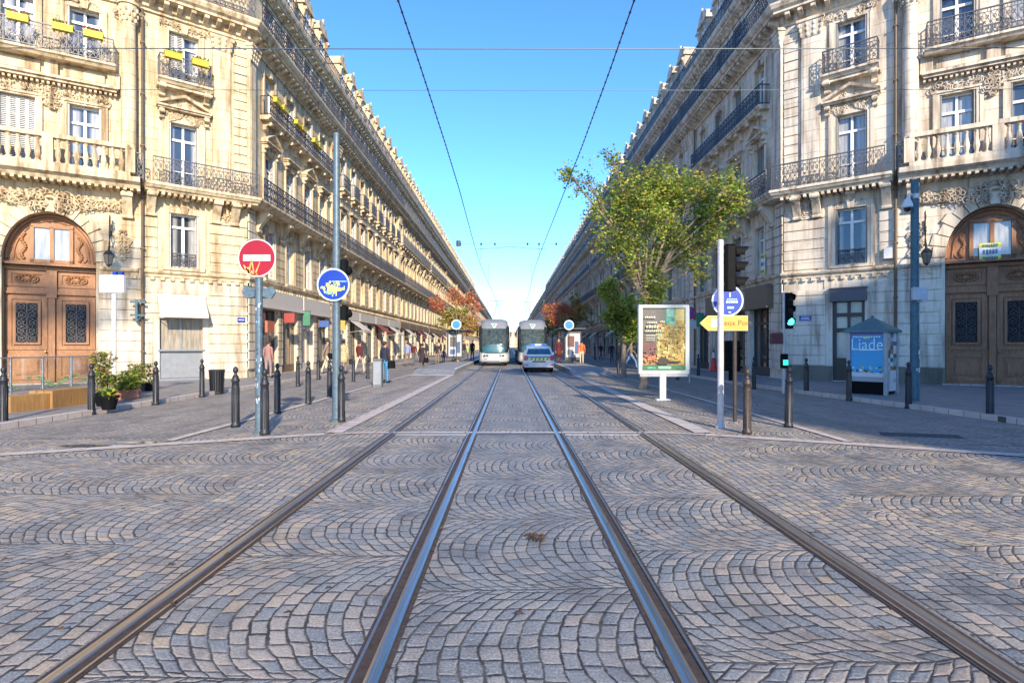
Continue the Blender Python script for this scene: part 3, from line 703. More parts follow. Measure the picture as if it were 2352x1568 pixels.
def street_run(root, off, F, s0, s1, wins, mats, lod=0, style=0, sh_mat=None, shops=None, pil=(), rail_mat=None, holes0=None, dorm=True):
    """one straight stretch of street facade: every storey, openings, balconies, cornices' brackets"""
    ww = 1.12; sh_mat = sh_mat or SHUT; rail_mat = rail_mat or IRON
    fr = lod < 2
    H = []
    rows = [(4.85, 2.30, 1.06), (8.22, 2.75, ww), (12.66, 2.15, ww), (16.24, 2.0, ww)]
    for c in wins:
        for z, h, w in rows: H.append((c-w/2, c+w/2, z, z+h))
    shops = shops if shops is not None else [(c, 2.05, 3.35) for c in wins]
    SH = [(c-w/2, c+w/2, .12, zt) for c, w, zt in shops]
    mb = MB(F)
    wall(mb, s0, s1, 4.6, 19.0, H, .34, 0, 1)
    wall(mb, s0, s1, 0, 4.6, SH, .30, 2, 2)
    if lod < 2:
        rustic(mb, s0, s1, .55, 4.35, SH, 2); rustic(mb, s0, s1, 4.8, 7.2, [(h[0]-.16, h[1]+.16, h[2], h[3]+.2) for h in H] , 0, .40, .045)
    mb.build("wall", mats, root, off)
    mo = MB(F)
    for i, c in enumerate(wins):
        surround(mo, c, 4.85, 1.06, 2.30, .15, .06, 1, lod < 2, i, True)
        surround(mo, c, 8.22, ww, 2.75, .17, .07, 1, False, i, False)
        if lod < 2 and style == 0: pediment(mo, c, 11.32, 1.7, (i % 2 == 0), 1, i)
        elif lod < 2: mo.box(c-.85, c+.85, 0, .24, 11.3, 11.48, 1); ornament(mo, c, 11.15, 1.0, .3, .12, 8, i)
        surround(mo, c, 12.66, ww, 2.15, .15, .06, 1, lod < 2, i+5, False)
        surround(mo, c, 16.24, ww, 2.0, .13, .05, 1, False, i, False)
    for i in range(len(wins)+1):
        if i == 0: x = max(s0+.35, wins[0]-1.33)
        elif i == len(wins): x = min(s1-.35, wins[-1]+1.33)
        else: x = (wins[i-1]+wins[i])/2
        if lod < 2: console(mo, x, .66, 7.86, .95, .30, 1)
        elif lod == 2: mo.box(x-.15, x+.15, 0, .5, 7.3, 7.86, 1)
    if lod < 3:
        modillions(mo, s0, s1, 15.46, .28, .1, .55, .5 if lod < 2 else .66, .18, 1)
        dentils(mo, s0, s1, 4.28, 1, .34, .15, .12, .13)
        modillions(mo, s0, s1, 18.45, .22, .06, .34, .6, .16, 1)
    for p, w in pil: pilaster(mo, p, w, 8.25, 15.3, .14, 0)
    for p, w in pil: quoins(mo, p-w/2, p+w/2, 16.3, 18.4, 0); quoins(mo, p-w/2-.02, p+w/2+.02, .5, 7.8, 2, .42, .10)
    mo.build("moulding", mats, root, off)
    ra = MB(F); railing(ra, s0+.05, s1-.05, .76, 8.18, 1.05, lod == 0, 0); ra.build("balcony_railing", rail_mat, root, off)
    ra = MB(F); railing(ra, s0+.05, s1-.05, .68, 16.18, 1.0, lod == 0, 0); ra.build("balcony_railing", rail_mat, root, off)
    ra = MB(F); railing(ra, s0+.05, s1-.05, .42, 19.12, .85, False, 0); ra.build("balcony_railing", rail_mat, root, off)
    if style == 0:
        ms = MB(F); a, b = wins[0]-1.0, wins[-1]+1.0
        ms.prism([(d, z) for d, z in SLAB3], 0, a, b, 1)
        if lod < 2:
            for c in wins:
                for sx in (-.62, .62): console(ms, c+sx, .42, 12.42, .4, .16, 1)
        ms.build("balcony_slab", mats, root, off)
        ra = MB(F); railing(ra, a+.05, b-.05, .46, 12.62, .95, lod == 0, 1); ra.build("balcony_railing", rail_mat, root, off)
    else:
        for i, c in enumerate(wins):
            ms = MB(F); ms.prism([(d*.8, z) for d, z in SLAB3], 0, c-.85, c+.85, 1)
            if lod < 2:
                for sx in (-.6, .6): console(ms, c+sx, .32, 12.42, .5, .16, 1)
            b = ms.build("balcony_slab", mats, root, off)
            ra = MB(F); railing(ra, c-.8, c+.8, .36, 12.62, .95, lod == 0, 1); ra.build("balcony_railing", rail_mat, b, off)
    k = 0
    for c in wins:
        for j, (z, h, w) in enumerate(rows):
            k += 1; q = rng.random()
            sh = 0
            if lod < 2: sh = 1 if q < .45 else (2 if q > .90 else (3 if q > .8 else 0))
            place_window(root, off, F, c, z, w, h, sh, fr, sh_mat, str(id(sh_mat)))
    for i, (c, w, zt) in enumerate(shops):
        shopfront(root, off, F, c, w, zt, (DKGREY, BROWN, CREAM, DKGREY, GREYM)[(i+style*2) % 5], i)
    if dorm:
        for c in wins: dormer(root, off, F, c, mats, 0, lod < 2)
def strings(root, off, path, mats, skip=None):
    mb = MB(); sweep(mb, path, C1, 1); mb.build("cornice", mats, root, off)
    mb = MB(); sweep(mb, path, C2, 1); mb.build("cornice", mats, root, off)
    if skip is None: mb = MB(); sweep(mb, path, LEDGE, 1); mb.build("string_course", mats, root, off)
    else:
        mb = MB(); sweep(mb, path[1:], LEDGE, 1); mb.build("string_course", mats, root, off)
        F = Frame(path[1], path[0])
        for a, b in ((0, skip[0]), (skip[1], F.L)):
            mb = MB(F); mb.prism(LEDGE, 0, a+.2*(a == 0), b, 1); dentils(mb, a+.25, b, 4.28, 1, .34, .15, .12, .13); mb.build("string_course", mats, root, off)
PIPE = simple('bronze_brown_downpipe', (.12, .08, .05), .6, 0, .2)
def downpipe(root, off, F, s, z0, z1, d=.12, mat=None):
    mb = MB(F); mb.tube([(s, d, z0), (s, d, z1)], .055, 8)
    z = z0+1
    while z < z1: mb.box(s-.08, s+.08, 0, d+.07, z, z+.05); z += 2.1
    return mb.build("downpipe", mat or PIPE, root, off)

# ------------------------------------------------------------------ the two corner buildings of the square
def arch_pts(c, a, zs, b, n=20, t0=0.0, t1=math.pi): return [(c-a*math.cos(t0+(t1-t0)*i/n), zs+b*math.sin(t0+(t1-t0)*i/n)) for i in range(n+1)]
def portal_door(root, off, F, c, a, zs, b, wood, iron):
    """oak carriage door under a round arch: tympanum with window, carved transom, two leaves with grilled lights"""
    y = -.42; mb = MB(F)
    pts = [(c+a, .1), (c-a, .1)] + arch_pts(c, a, zs, b); 
    mb.add([(p[0], y, p[1]) for p in pts], [tuple(range(len(pts)))])
    zt = 4.62                                                    # transom
    mb.box(c-a, c+a, y, y+.16, zt-.16, zt+.02); mb.box(c-a, c+a, y, y+.22, zt+.02, zt+.12); mb.box(c-a, c+a, y, y+.08, 3.62, 3.76)
    mb.box(c-a, c+a, y, y+.12, 3.54, 3.62)
    mb.box(c-.10, c+.10, y, y+.12, .15, 3.54); mb.box(c-.16, c+.16, y, y+.16, 3.4, 4.5)   # meeting post
    for sx in (-1, 1):
        x0, x1 = sorted((c+sx*.14, c+sx*(a-.06)))
        for z0, z1 in ((.25, 1.25), (1.4, 3.45), (3.82, 4.42)):    # framed panels
            mb.box(x0, x1, y, y+.045, z0, z0+.12); mb.box(x0, x1, y, y+.045, z1-.12, z1)
            mb.box(x0, x0+.16, y, y+.045, z0+.12, z1-.12); mb.box(x1-.16, x1, y, y+.045, z0+.12, z1-.12)
        mb.box(x0+.26, x1-.26, y, y+.05, .47, 1.03); mb.box(x0+.30, x1-.30, y, y+.075, .55, .95)
        m0, m1 = x0+.26, x1-.26                                     # light
        mb.box(m0-.06, m1+.06, y, y+.085, 1.60, 1.68); mb.box(m0-.06, m1+.06, y, y+.085, 3.18, 3.26)
        mb.box(m0-.06, m0+.02, y, y+.085, 1.68, 3.18); mb.box(m1-.02, m1+.06, y, y+.085, 1.68, 3.18)
        ornament(mb, (x0+x1)/2, 4.12, (x1-x0)*.55, .34, .5, 0)
        cx = (x0+x1)/2
        mb.tube([(cx+.34*math.cos(t), y+.05, 4.12+.17*math.sin(t)) for t in [k*math.pi/8 for k in range(17)]], .03, 5, 0, False)
        mb.add([(cx+v.x*.16, y+.03+v.y*.07, 4.12+v.z*.11) for v in ICO], ICF)
        for k in range(14):
            t = k*math.pi*2/14; mb.add([(cx+.25*math.cos(t)+v.x*.05, y+.04+v.y*.05, 4.12+.11*math.sin(t)+v.z*.04) for v in ICO], ICF)
        # carved figure panels either side of the tympanum window
        for k in range(12):
            zz = 4.9+.085*k; xx = c+sx*(.86+.06*math.sin(k*.9))
            if zz < zs+b*.8: mb.add([(xx+v.x*.07, y+.03+v.y*.06, zz+v.z*.06) for v in ICO], ICF)
        mb.tube([(c+sx*(.98+q[0]*.16), y+.03, 5.25+q[1]*.4) for q in [(math.cos(t), math.sin(t)) for t in [k*math.pi/7-1.6 for k in range(12)]]], .025, 5, 0, False)
    ap = arch_pts(c, a-.07, zs, b-.07, 24)
    mb.tube([(p[0], y+.03, p[1]) for p in ap], .07, 6, 0, False)
    ap = arch_pts(c, a-.26, zs, b-.26, 24)
    mb.tube([(p[0], y+.02, p[1]) for p in ap], .035, 6, 0, False)
    for x in (-.66, -.06, .54): mb.box(c+x, c+x+.12, y, y+.10, zt+.14, 6.15)
    mb.box(c-.66, c+.66, y, y+.10, 6.1, 6.24); mb.box(c-.66, c+.66, y, y+.10, zt+.14, zt+.26)
    d = mb.build("door", wood, root, off)
    for sx in (-1, 1):
        x0, x1 = sorted((c+sx*.06, c+sx*.54))
        g = MB(F); g.box(x0, x1, y+.01, y+.03, zt+.26, 6.1); g.build("pane", GLASS, d, off)
        x0, x1 = sorted((c+sx*.14, c+sx*(a-.06))); x0 += .28; x1 -= .28
        g = MB(F); g.box(x0, x1, y+.004, y+.02, 1.68, 3.18); g.build("pane", SOFT, d, off)
        g = MB(F); n = 5; w = (x1-x0)/2; h = 1.5/n
        for i in range(n):
            for j in range(2):
                cx, cz = x0+w*(j+.5), 1.68+h*(i+.5)
                flat_strip(g, scroll_pts(cx, cz, w*.46, 1.3, R(90)+i, 1 if (i+j) % 2 else -1, 10), .009, y+.075)
                flat_strip(g, [(cx-w*.5, cz-h*.5), (cx+w*.5, cz+h*.5)], .006, y+.06); flat_strip(g, [(cx+w*.5, cz-h*.5), (cx-w*.5, cz+h*.5)], .006, y+.06)
                g.lump((cx, y+.06, cz+h*.5), (.03, .02, .03))
        for k in range(3): g.box(x0+w*k-.01, x0+w*k+.01, y+.05, y+.07, 1.68, 3.18)
        g.build("grille", iron, d, off)
    k = MB(F); k.lump((c+.2, y+.10, 1.32), (.05, .05, .05)); k.box(c+.17, c+.23, y+.04, y+.1, 1.29, 1.35); k.build("handle", BRASS, d, off)
    return d
BRASS = simple("brass", (.55, .38, .12), .35, .9, .1)

def corner(side, Cx, Cy, mats, smat, label, wood):
    off = (Cx, Cy, 0)
    root = thing("corner_building", label, "building", off, 0, "corner buildings facing the square")
    Cp = (Cx, Cy); P1 = (Cx+side*.7705*3.98, Cy-.6374*3.98); A = (P1[0]+side*.8526*9.0, P1[1]-.5225*9.0); E = (Cx, Cy+13.0)
    FB = Frame(Cp, P1); FP = Frame(P1, A); FS = Frame(Cp, E)
    path = [A, P1, Cp, E]
    # ---- bay with the shop
    q0, q1 = (1.80, 3.42) if side < 0 else (1.85, 3.0)
    zt = 2.72 if side < 0 else 3.42
    HB = [(1.97, 3.09, 4.85, 7.15), (1.97, 3.09, 8.22, 10.97), (1.97, 3.09, 12.66, 14.81), (1.97, 3.09, 16.24, 18.24)]
    SB = [(q0, q1, .12, zt)]
    mb = MB(FB); wall(mb, 0, 3.98, 4.6, 19.0, HB, .34, 0, 1); wall(mb, 0, 3.98, 0, 4.6, SB, .30, 2, 2)
    rustic(mb, 0, 3.98, .75 if side > 0 else .4, 3.9, [(q0-.25, q1+.25, 0, zt+.3)], 2)
    rustic(mb, 0, 1.55, 4.8, 7.3, [], 0, .42, .05); rustic(mb, 3.5, 3.98, 4.8, 7.3, [], 0, .42, .05)
    mb.box(q0-.3, q1+.3, 0, .03, zt+.32, 4.3, 2)
    if side > 0:
        mb.box(0, q0, 0, .09, 0, .72, 3); mb.box(q1, 3.98, 0, .09, 0, .72, 3)
    mb.build("wall", mats, root, off)
    # ---- portal bay, arch cut out of the wall
    c, a, zs, b = 3.0, 1.42, 4.86, 1.80
    HP = []
    for x in (1.95, 3.98): HP += [(x-.54, x+.54, 8.22, 10.95), (x-.54, x+.54, 12.66, 14.75), (x-.5, x+.5, 16.24, 18.2)]
    HP += [(7.0, 8.1, 4.85, 7.15), (7.0, 8.1, 8.22, 10.95), (7.0, 8.1, 12.66, 14.75), (7.0, 8.1, 16.24, 18.2)]
    door_box = (c-a, c+a, 0, zs+b+.04)
    mb = MB(FP); wall(mb, 0, 9.0, 4.6, 19.0, HP + [(c-a, c+a, 4.6, zs+b+.04)], .34, 0, 1)
    wall(mb, 0, 9.0, 0, 4.6, [(c-a, c+a, 0, 4.6), (6.8, 8.4, .12, 3.3)], .30, 2, 2)
    ap = arch_pts(c, a, zs, b, 24); top = zs+b+.04
    for i in range(24):
        p, q = ap[i], ap[i+1]; mb.quad((p[0], 0, p[1]), (q[0], 0, q[1]), (q[0], 0, top), (p[0], 0, top), 0)
        mb.quad((p[0], 0, p[1]), (q[0], 0, q[1]), (q[0], -.45, q[1]), (p[0], -.45, p[1]), 1)
    for x in (c-a, c+a): mb.quad((x, 0, 0), (x, -.45, 0), (x, -.45, zs), (x, 0, zs), 1)
    rustic(mb, 0, 9.0, .75 if side > 0 else .5, 6.0, [(c-a-.12, c+a+.12, 0, 5.3), (c-a-.1, c+a+.1, 5.3, 9), (6.7, 8.5, 0, 3.4), (6.9, 8.2, 4.8, 7.3)], 2)
    if side > 0: mb.box(0, c-a, 0, .09, 0, .72, 3); mb.box(c+a, 6.8, 0, .09, 0, .72, 3)
    mb.build("wall", mats, root, off)
    mo = MB(FP)
    n = 15                                                       # voussoirs
    for i in range(n):
        t0, t1 = math.pi*i/n+.012, math.pi*(i+1)/n-.012
        k = .52 if i % 2 else .40
        if i == n//2: k = .7
        pl = [(c-a*math.cos(t0), zs+b*math.sin(t0)), (c-a*math.cos(t1), zs+b*math.sin(t1)), (c-(a+k)*math.cos(t1), zs+(b+k*.9)*math.sin(t1)), (c-(a+k)*math.cos(t0), zs+(b+k*.9)*math.sin(t0))]
        mo.prism(pl, 1, 0, .10 if i != n//2 else .22, 1)
    ornament(mo, c, 7.12, 4.2, .66, .30, 80, 11); ornament(mo, c, 7.05, 1.3, .9, .45, 34, 12)
    ornament(mo, .72, 5.6, .5, 1.5, .16, 22, 21); ornament(mo, 5.28, 5.6, .5, 1.5, .16, 22, 22)
    ornament(mo, .72, 7.2, .7, .5, .22, 14, 23); ornament(mo, 5.28, 7.2, .7, .5, .22, 14, 24)
    for x in (1.95, 3.98):
        surround(mo, x, 8.22, 1.08, 2.73, .17, .07, 1, False); surround(mo, x, 12.66, 1.08, 2.09, .16, .06, 1, True, 3, False); surround(mo, x, 16.24, 1.0, 1.96, .14, .05, 1, False)
        ornament(mo, x, 11.28, 1.5, .42, .16, 20, int(x*10)); mo.box(x-.8, x+.8, 0, .12, 11.02, 11.1, 1)
    ornament(mo, 2.96, 11.05, .4, .95, .22, 22, 31)
    mo.box(.9, 5.1, 0, .30, 11.62, 11.72, 1); dentils(mo, .9, 5.1, 11.50, 1, .16, .08, .22, .10); mo.box(.85, 5.15, 0, .40, 11.72, 11.82, 1)
    for x in (1.0, 2.96, 4.9): mo.box(x-.2, x+.2, 0, .2, 11.82, 12.42, 1)
    mo.box(1.3, 2.6, 0, .10, 11.95, 12.3, 1); mo.box(3.3, 4.6, 0, .10, 11.95, 12.3, 1)
    column(mo, .5, .27, 8.2, 15.3, .22, 0); column(mo, 5.45, .27, 8.2, 15.3, .22, 0)
    surround(mo, 7.55, 4.85, 1.1, 2.3, .16, .06, 1, True); surround(mo, 7.55, 8.22, 1.1, 2.73); surround(mo, 7.55, 12.66, 1.1, 2.09)
    ornament(mo, .5, 15.0, .9, .5, .3, 12, 41)
    ornament(mo, 2.95, 15.1, 2.2, .3, .2, 20, 42)
    modillions(mo, 0, 9, 15.46, .28, .1, .55, .45, .18, 1); modillions(mo, 0, 9, 18.45, .22, .06, .34, .6, .16, 1)
    dentils(mo, 0.1, 6, 7.72, 1, .22, .11, .7, .13)
    for x in (.55, 5.4): console(mo, x, .62, 7.7, 1.0, .34, 1)
    mo.build("moulding", mats, root, off)
    mo = MB(FB)
    surround(mo, 2.53, 4.85, 1.12, 2.30, .22, .07, 1, True, 5); surround(mo, 2.53, 8.22, 1.12, 2.75, .2, .08, 1, False, 5, False)
    pediment(mo, 2.53, 11.45, 1.95, True, 1, 9); surround(mo, 2.53, 12.66, 1.12, 2.15, .17, .06, 1, True, 8, False); surround(mo, 2.53, 16.24, 1.1, 2.0, .13, .05, 1, False, 5, False)
    ornament(mo, 2.53, 11.2, 1.5, .4, .16, 22, 51); ornament(mo, 2.53, 15.1, 1.6, .28, .16, 16, 52)
    pilaster(mo, 1.08, .72, 8.25, 15.3, .14, 0); quoins(mo, .02, .56, 8.2, 15.3, 0, .40, .06); quoins(mo, .05, 1.4, 16.3, 18.4, 0)
    ornament(mo, 1.08, 7.35, .7, .5, .2, 18, 61)
    for x in (.55, 1.3, 3.75): console(mo, x, .66, 7.86, .95, .30, 1)
    console(mo, 2.53, .3, 7.86, .5, .26, 1)
    dentils(mo, 0, 3.98, 7.74, 1, .22, .11, .62, .12); dentils(mo, 0, 3.98, 4.28, 1, .34, .15, .12, .13)
    modillions(mo, 0, 3.98, 15.46, .28, .1, .55, .45, .18, 1); modillions(mo, 0, 3.98, 18.45, .22, .06, .34, .6, .16, 1)
    mo.box(1.5, 3.55, 0, .40, 12.3, 12.42, 1)
    mo.build("moulding", mats, root, off)
    # ---- slabs, strings, railings
    mb = MB(); sweep(mb, [P1, Cp, E], SLAB, 1); mb.build("balcony_slab", mats, root, off)
    mb = MB(FP); mb.prism([(0, 7.80), (.7, 7.80), (.78, 7.92), (.98, 8.02), (1.0, 8.2), (0, 8.2)], 0, .1, 5.9, 1)
    mb.build("balcony_slab", mats, root, off)
    mb = MB(FP); baluster_run(mb, .42, 5.5, .84, 8.2, 1.22, 1); mb.box(.28, .56, 0, .7, 8.2, 9.42, 1); mb.box(5.36, 5.64, 0, .7, 8.2, 9.42, 1)
    mb.build("balustrade", mats, root, off)
    strings(root, off, path, mats, (c-a-.12, c+a+.12))
    ml = MB(); ml.fr = FB; railing(ml, -.32, 3.75, .76, 8.18, 1.05, True); ml.fr = None; ml.build("balcony_railing", IRONL, root, off)
    ml = MB(FP); railing(ml, .0, .28, .76, 8.18, 1.05, True); ml.build("balcony_railing", IRONL, root, off)
    ml = MB(FB); ml.prism([(d*1.15, z) for d, z in SLAB3], 0, 1.52, 3.54, 1)
    for x in (1.7, 3.36): console(ml, x, .5, 12.42, .45, .2, 1)
    b1 = ml.build("balcony_slab", mats, root, off); ml = MB(FB); railing(ml, 1.58, 3.48, .54, 12.62, .95, True, 1); ml.build("balcony_railing", IRONL, b1, off)
    ml = MB(FP); ml.prism([(d*1.2, z) for d, z in SLAB3], 0, .92, 5.08, 1)
    b2 = ml.build("balcony_slab", mats, root, off); ml = MB(FP); railing(ml, 1.0, 5.0, .56, 12.62, .98, True, 1); ml.build("balcony_railing", IRONL, b2, off)
    for F_, a_, b_ in ((FB, -.2, 3.6), (FP, .2, 9.0)):
        ml = MB(F_); railing(ml, a_, b_, .68, 16.18, 1.0, True); ml.build("balcony_railing", IRONL, root, off)
    # ---- windows
    k1 = 1 if side < 0 else 0
    for z, h, sh in ((4.85, 2.30, 1), (8.22, 2.75, 1), (12.66, 2.15, 3 if side < 0 else 1), (16.24, 2.0, 1)):
        place_window(root, off, FB, 2.53, z, 1.12, h, sh, True, smat, "c%d" % side)
    for x in (1.95, 3.98):
        for z, h in ((8.22, 2.73), (12.66, 2.09), (16.24, 1.96)):
            sh = 2 if (side < 0 and x > 3 and z < 9) else 1
            place_window(root, off, FP, x, z, 1.08 if z < 16 else 1.0, h, sh, True, smat, "c%d" % side)
    for z, h in ((4.85, 2.30), (8.22, 2.73), (12.66, 2.09), (16.24, 1.96)): place_window(root, off, FP, 7.55, z, 1.1, h, 1, True, smat, "c%d" % side)
    mb = MB(FB); railing(mb, 1.99, 3.07, -.06, 4.87, .62, True); mb.build("window_railing", IRONL, root, off)
    portal_door(root, off, FP, c, a, zs, b, wood, IRONL if side < 0 else IRON)
    mb = MB(FP); mb.box(c-a-.1, c+a+.1, -.4, .28, .0, .13); mb.build("doorstep", KERB, root, off)
    mb = MB(FP); mb.box(6.8, 8.4, -.25, -.2, .12, 3.3); mb.build("shop_window", GLASSD, root, off)
    # ---- street side
    wins = [2.35, 5.0, 7.65, 10.3]
    street_run(root, off, FS, 0, 13.0, wins, mats, 0, 0, smat, pil=((.32, .6), (12.3, .9)))
    roofline(root, off, path)
    for x in (1.95, 3.98): dormer(root, off, FP, x, mats)
    dormer(root, off, FB, 2.53, mats)
    chimney(root, off, FS, 12.6, mats, 1.4)
    downpipe(root, off, FP, .04, 0.3, 15.3, .16)
    if side > 0: downpipe(root, off, FS, 11.5, .3, 15.3, .14)
    return root, off, FB, FP, FS

# ------------------------------------------------------------------ ground, kerbs, rails
def sheet(name, poly, z, mat, thick=0.0):
    mb = MB()
    if thick: mb.prism(poly, 2, z-thick, z)
    else: mb.add([(a, b, z) for a, b in poly], [tuple(range(len(poly)))])
    return tag(mb.build(name, mat), kind="structure")
sheet("ground", [(-900, -300), (900, -300), (900, 1600), (-900, 1600)], 0, COB)
def strip(name, path, w, z, mat, h=0.0, kind="structure"):
    mb = MB(); pts = [Vector((a, b, 0)) for a, b in path]; L = []; Rr = []
    for i, p in enumerate(pts):
        d = (pts[min(i+1, len(pts)-1)] - pts[max(i-1, 0)]).normalized(); n = Vector((-d.y, d.x, 0))*w/2
        L.append(p+n); Rr.append(p-n)
    for i in range(len(pts)-1):
        a, b, c, d = L[i], L[i+1], Rr[i+1], Rr[i]
        if h: mb.add([(q.x, q.y, z0) for z0 in (z-h, z) for q in (a, b, c, d)], [(4,5,6,7),(0,1,5,4),(1,2,6,5),(2,3,7,6),(3,0,4,7)])
        else: mb.add([(q.x, q.y, z) for q in (a, b, c, d)], [(0,1,2,3)])
    return tag(mb.build(name, mat), kind=kind)
sheet("side_road", [(-9.35, 9.3), (-5.45, 9.3+.28), (-5.45, 420), (-9.35, 420)], .004, COBW)
sheet("side_road", [(5.55, 9.1), (10.0, 8.4), (9.9, 13.5), (8.95, 22), (8.95, 420), (5.55, 420)], .004, COBW)
def ycurve(x): return 9.87 - .0008*x*x*x*0 - (abs(x)-3.1)*.455
strip("kerb_line", [(-9.4, 7.0), (-7.2, 8.05), (-5.3, 8.95), (-3.25, 9.9)], .26, .012, KERB)
strip("kerb_line", [(-3.1, 9.95), (-2.4, 10.1), (2.6, 10.1), (3.4, 9.9)], .16, .010, KERB)
strip("kerb_line", [(3.4, 9.85), (5.3, 8.95), (7.2, 8.0), (9.8, 6.8)], .26, .012, KERB)
strip("kerb_line", [(-3.12, 10.02), (-3.10, 29.5)], .30, .02, KERB)
strip("kerb_line", [(3.42, 10.0), (3.42, 29.5)], .32, .02, KERB)
strip("kerb_line", [(-5.55, 9.2), (-5.42, 14), (-5.3, 29.5), (-5.3, 120)], .16, .016, KERB)
strip("kerb_line", [(5.45, 9.1), (5.5, 14), (5.5, 29.5), (5.5, 120)], .16, .016, KERB)
sheet("pavement", [(-9.55, 6.5), (-9.55, 430), (-60, 430), (-60, 6.5)], .10, PAVE, .2)
strip("kerb", [(-9.47, 6.5), (-9.47, 430)], .18, .115, KERB, .2)
sheet("pavement", [(10.35, 6), (60, 6), (60, 430), (9.1, 430), (9.1, 22), (9.98, 13.5), (10.35, 9)], .10, PAVE, .2)
strip("kerb", [(10.36, 6), (10.27, 9), (9.95, 13.5), (9.05, 22), (9.05, 430)], .18, .115, KERB, .2)
for nm, x0, x1, yy in (("left", -5.2, -2.98, 29.8), ("right", 3.25, 5.4, 29.6)):
    mb = MB(); mb.cbox(x0, x1, yy+1.6, 110, -.1, .27, .02)
    mb.prism([(yy, .02), (yy+1.6, .27), (yy+1.6, -.1), (yy, -.1)], 0, x0, x1)
    tag(mb.build("tram_platform", PLAT), kind="structure")
    mb = MB(); e = x1 if x0 < 0 else x0; mb.box(e-.14 if x0 < 0 else e, e if x0 < 0 else e+.14, yy+1.7, 110, .27, .278)
    tag(mb.build("platform_edge_stripe", WHITE), kind="structure")
# slot drain across the tracks and darker patched band around it
mb = MB(); mb.box(-.60, .82, 9.83, 9.98, .0, .012); tag(mb.build("drain_channel", DKGREY), kind="structure")
for x0, x1 in ((-2.0, -.72), (.96, 2.28)):
    mb = MB(); mb.box(x0, x1, 9.86, 9.95, .0, .010); tag(mb.build("drain_channel", GREYM), kind="structure")
sheet("road_patch", [(6.4, 9.75), (7.6, 9.45), (7.75, 9.8), (6.6, 10.15)], .009, ASPH)
def puddle(cx, cy, rx, ry, seed):
    r_ = random.Random(seed); n = 26
    m = cached("water", lambda: water_mat())
    sheet("puddle", [(cx+rx*(1+.25*r_.uniform(-1, 1))*math.cos(2*math.pi*k/n), cy+ry*(1+.3*r_.uniform(-1, 1))*math.sin(2*math.pi*k/n)) for k in range(n)], .009, m)
def water_mat():
    m, nt, bs = nmat("puddle_water"); bs.inputs["Base Color"].default_value = (.10, .09, .08, 1); bs.inputs["Roughness"].default_value = .08; return m
puddle(-6.5, 8.75, .55, .10, 1); puddle(-5.9, 9.05, .45, .09, 2)
RAILX = [(-2.087, 1), (-.679, -1), (.863, 1), (2.335, -1)]      # gauge edge, direction of the groove side
def tram_rail(x, sg):
    mb = MB(); Y0, Y1 = -6, 420
    def bar(a, b, z0, z1, m):
        p, q = sorted((x+a*sg, x+b*sg)); mb.box(p, q, Y0, Y1, z0, z1, m)
    # running head on the outer side of the gauge edge, groove and keeper lip on the inner side
    pr = [(-.078, .004), (-.072, .014), (-.055, .018), (-.018, .018), (-.004, .014), (0, .004)]
    n = len(pr)
    mb.add([(x+a*sg, Y, z) for Y in (Y0, Y1) for a, z in pr], [(i, i+1, n+i+1, n+i) for i in range(n-1)], 0)
    bar(0, .05, .0045, .0055, 1); bar(.05, .066, .004, .014, 0); bar(.066, .086, .004, .007, 1); bar(-.105, -.078, .004, .007, 1)
    return tag(mb.build("tram_rail", [STEEL, RUST]), kind="structure")
for x, sg in RAILX: tram_rail(x, sg)

# ------------------------------------------------------------------ buildings
root_l = corner(-1, -12.0, 25.8, MS_L, SHUT, "yellow limestone corner building left of the street with yellow flower boxes and sunlit oak portal", WOODL)
root_r = corner(1, 11.9, 24.6, MS_R, SHUTD, "limestone corner building right of the street with shaded brown oak portal and green-curtained windows", WOODR)

def row_building(name, label, nb, lod, style, mats, smat, seed, awn=()):
    L = nb*2.65+.6; root = thing(name, label, "building", (0, 0, 0)); off = (0, 0, 0)
    F = Frame((0, 0), (L, 0), (0, -1)); wins = [.3+2.65*(i+.5) for i in range(nb)]; r_ = random.Random(seed)
    if lod < 3:
        street_run(root, off, F, 0, L, wins, mats, lod, style, smat, pil=((.3, .5), (L-.3, .5)), rail_mat=IRON)
        roofline(root, off, [(0, 0), (L, 0)]); strings(root, off, [(0, 0), (L, 0)], mats)
    else:
        H = [(c-w/2, c+w/2, z, z+h) for c in wins for z, h, w in ((4.85, 2.3, 1.06), (8.22, 2.75, 1.12), (12.66, 2.15, 1.12), (16.24, 2, 1.12))]
        mb = MB(F); wall(mb, 0, L, 4.6, 19, H, .3, 0, 1); wall(mb, 0, L, 0, 4.6, [(c-1, c+1, .1, 3.4) for c in wins], .3, 2, 2); mb.build("wall", mats, root, off)
        mb = MB(F); mb.box(0, L, -.32, -.3, 0, 19); mb.build("window_panes", GLASS, root, off)
        roofline(root, off, [(0, 0), (L, 0)]); strings(root, off, [(0, 0), (L, 0)], mats)
        for d, z in ((.76, 8.18), (.68, 16.18)):
            ra = MB(F); railing(ra, .05, L-.05, d, z, 1.0, False); ra.build("balcony_railing", IRON, root, off)
    mb = MB(); sweep(mb, [(0, 0), (L, 0)], SLAB, 1); mb.build("balcony_slab", mats, root, off)
    for k in range(2): chimney(root, off, F, 2.2+k*(L-4.4), mats, r_.uniform(1.2, 2.6))
    for i, m in awn: awning(root, off, F, wins[i]-1.15, wins[i]+1.15, 2.55, 3.5, 1.1, m)
    if lod < 2:
        fa = MB(F)
        for i in range(0, nb, 2): fa.box(wins[i]-1.25, wins[i+1]+1.25, .06, .2, 3.45, 4.1)
        fa.build("fascia", CREAM if seed % 2 else BROWN, root, off)
    return root, L
GREENAWN = simple("dark_red_awning", (.22, .04, .03), .8, 0, .1)
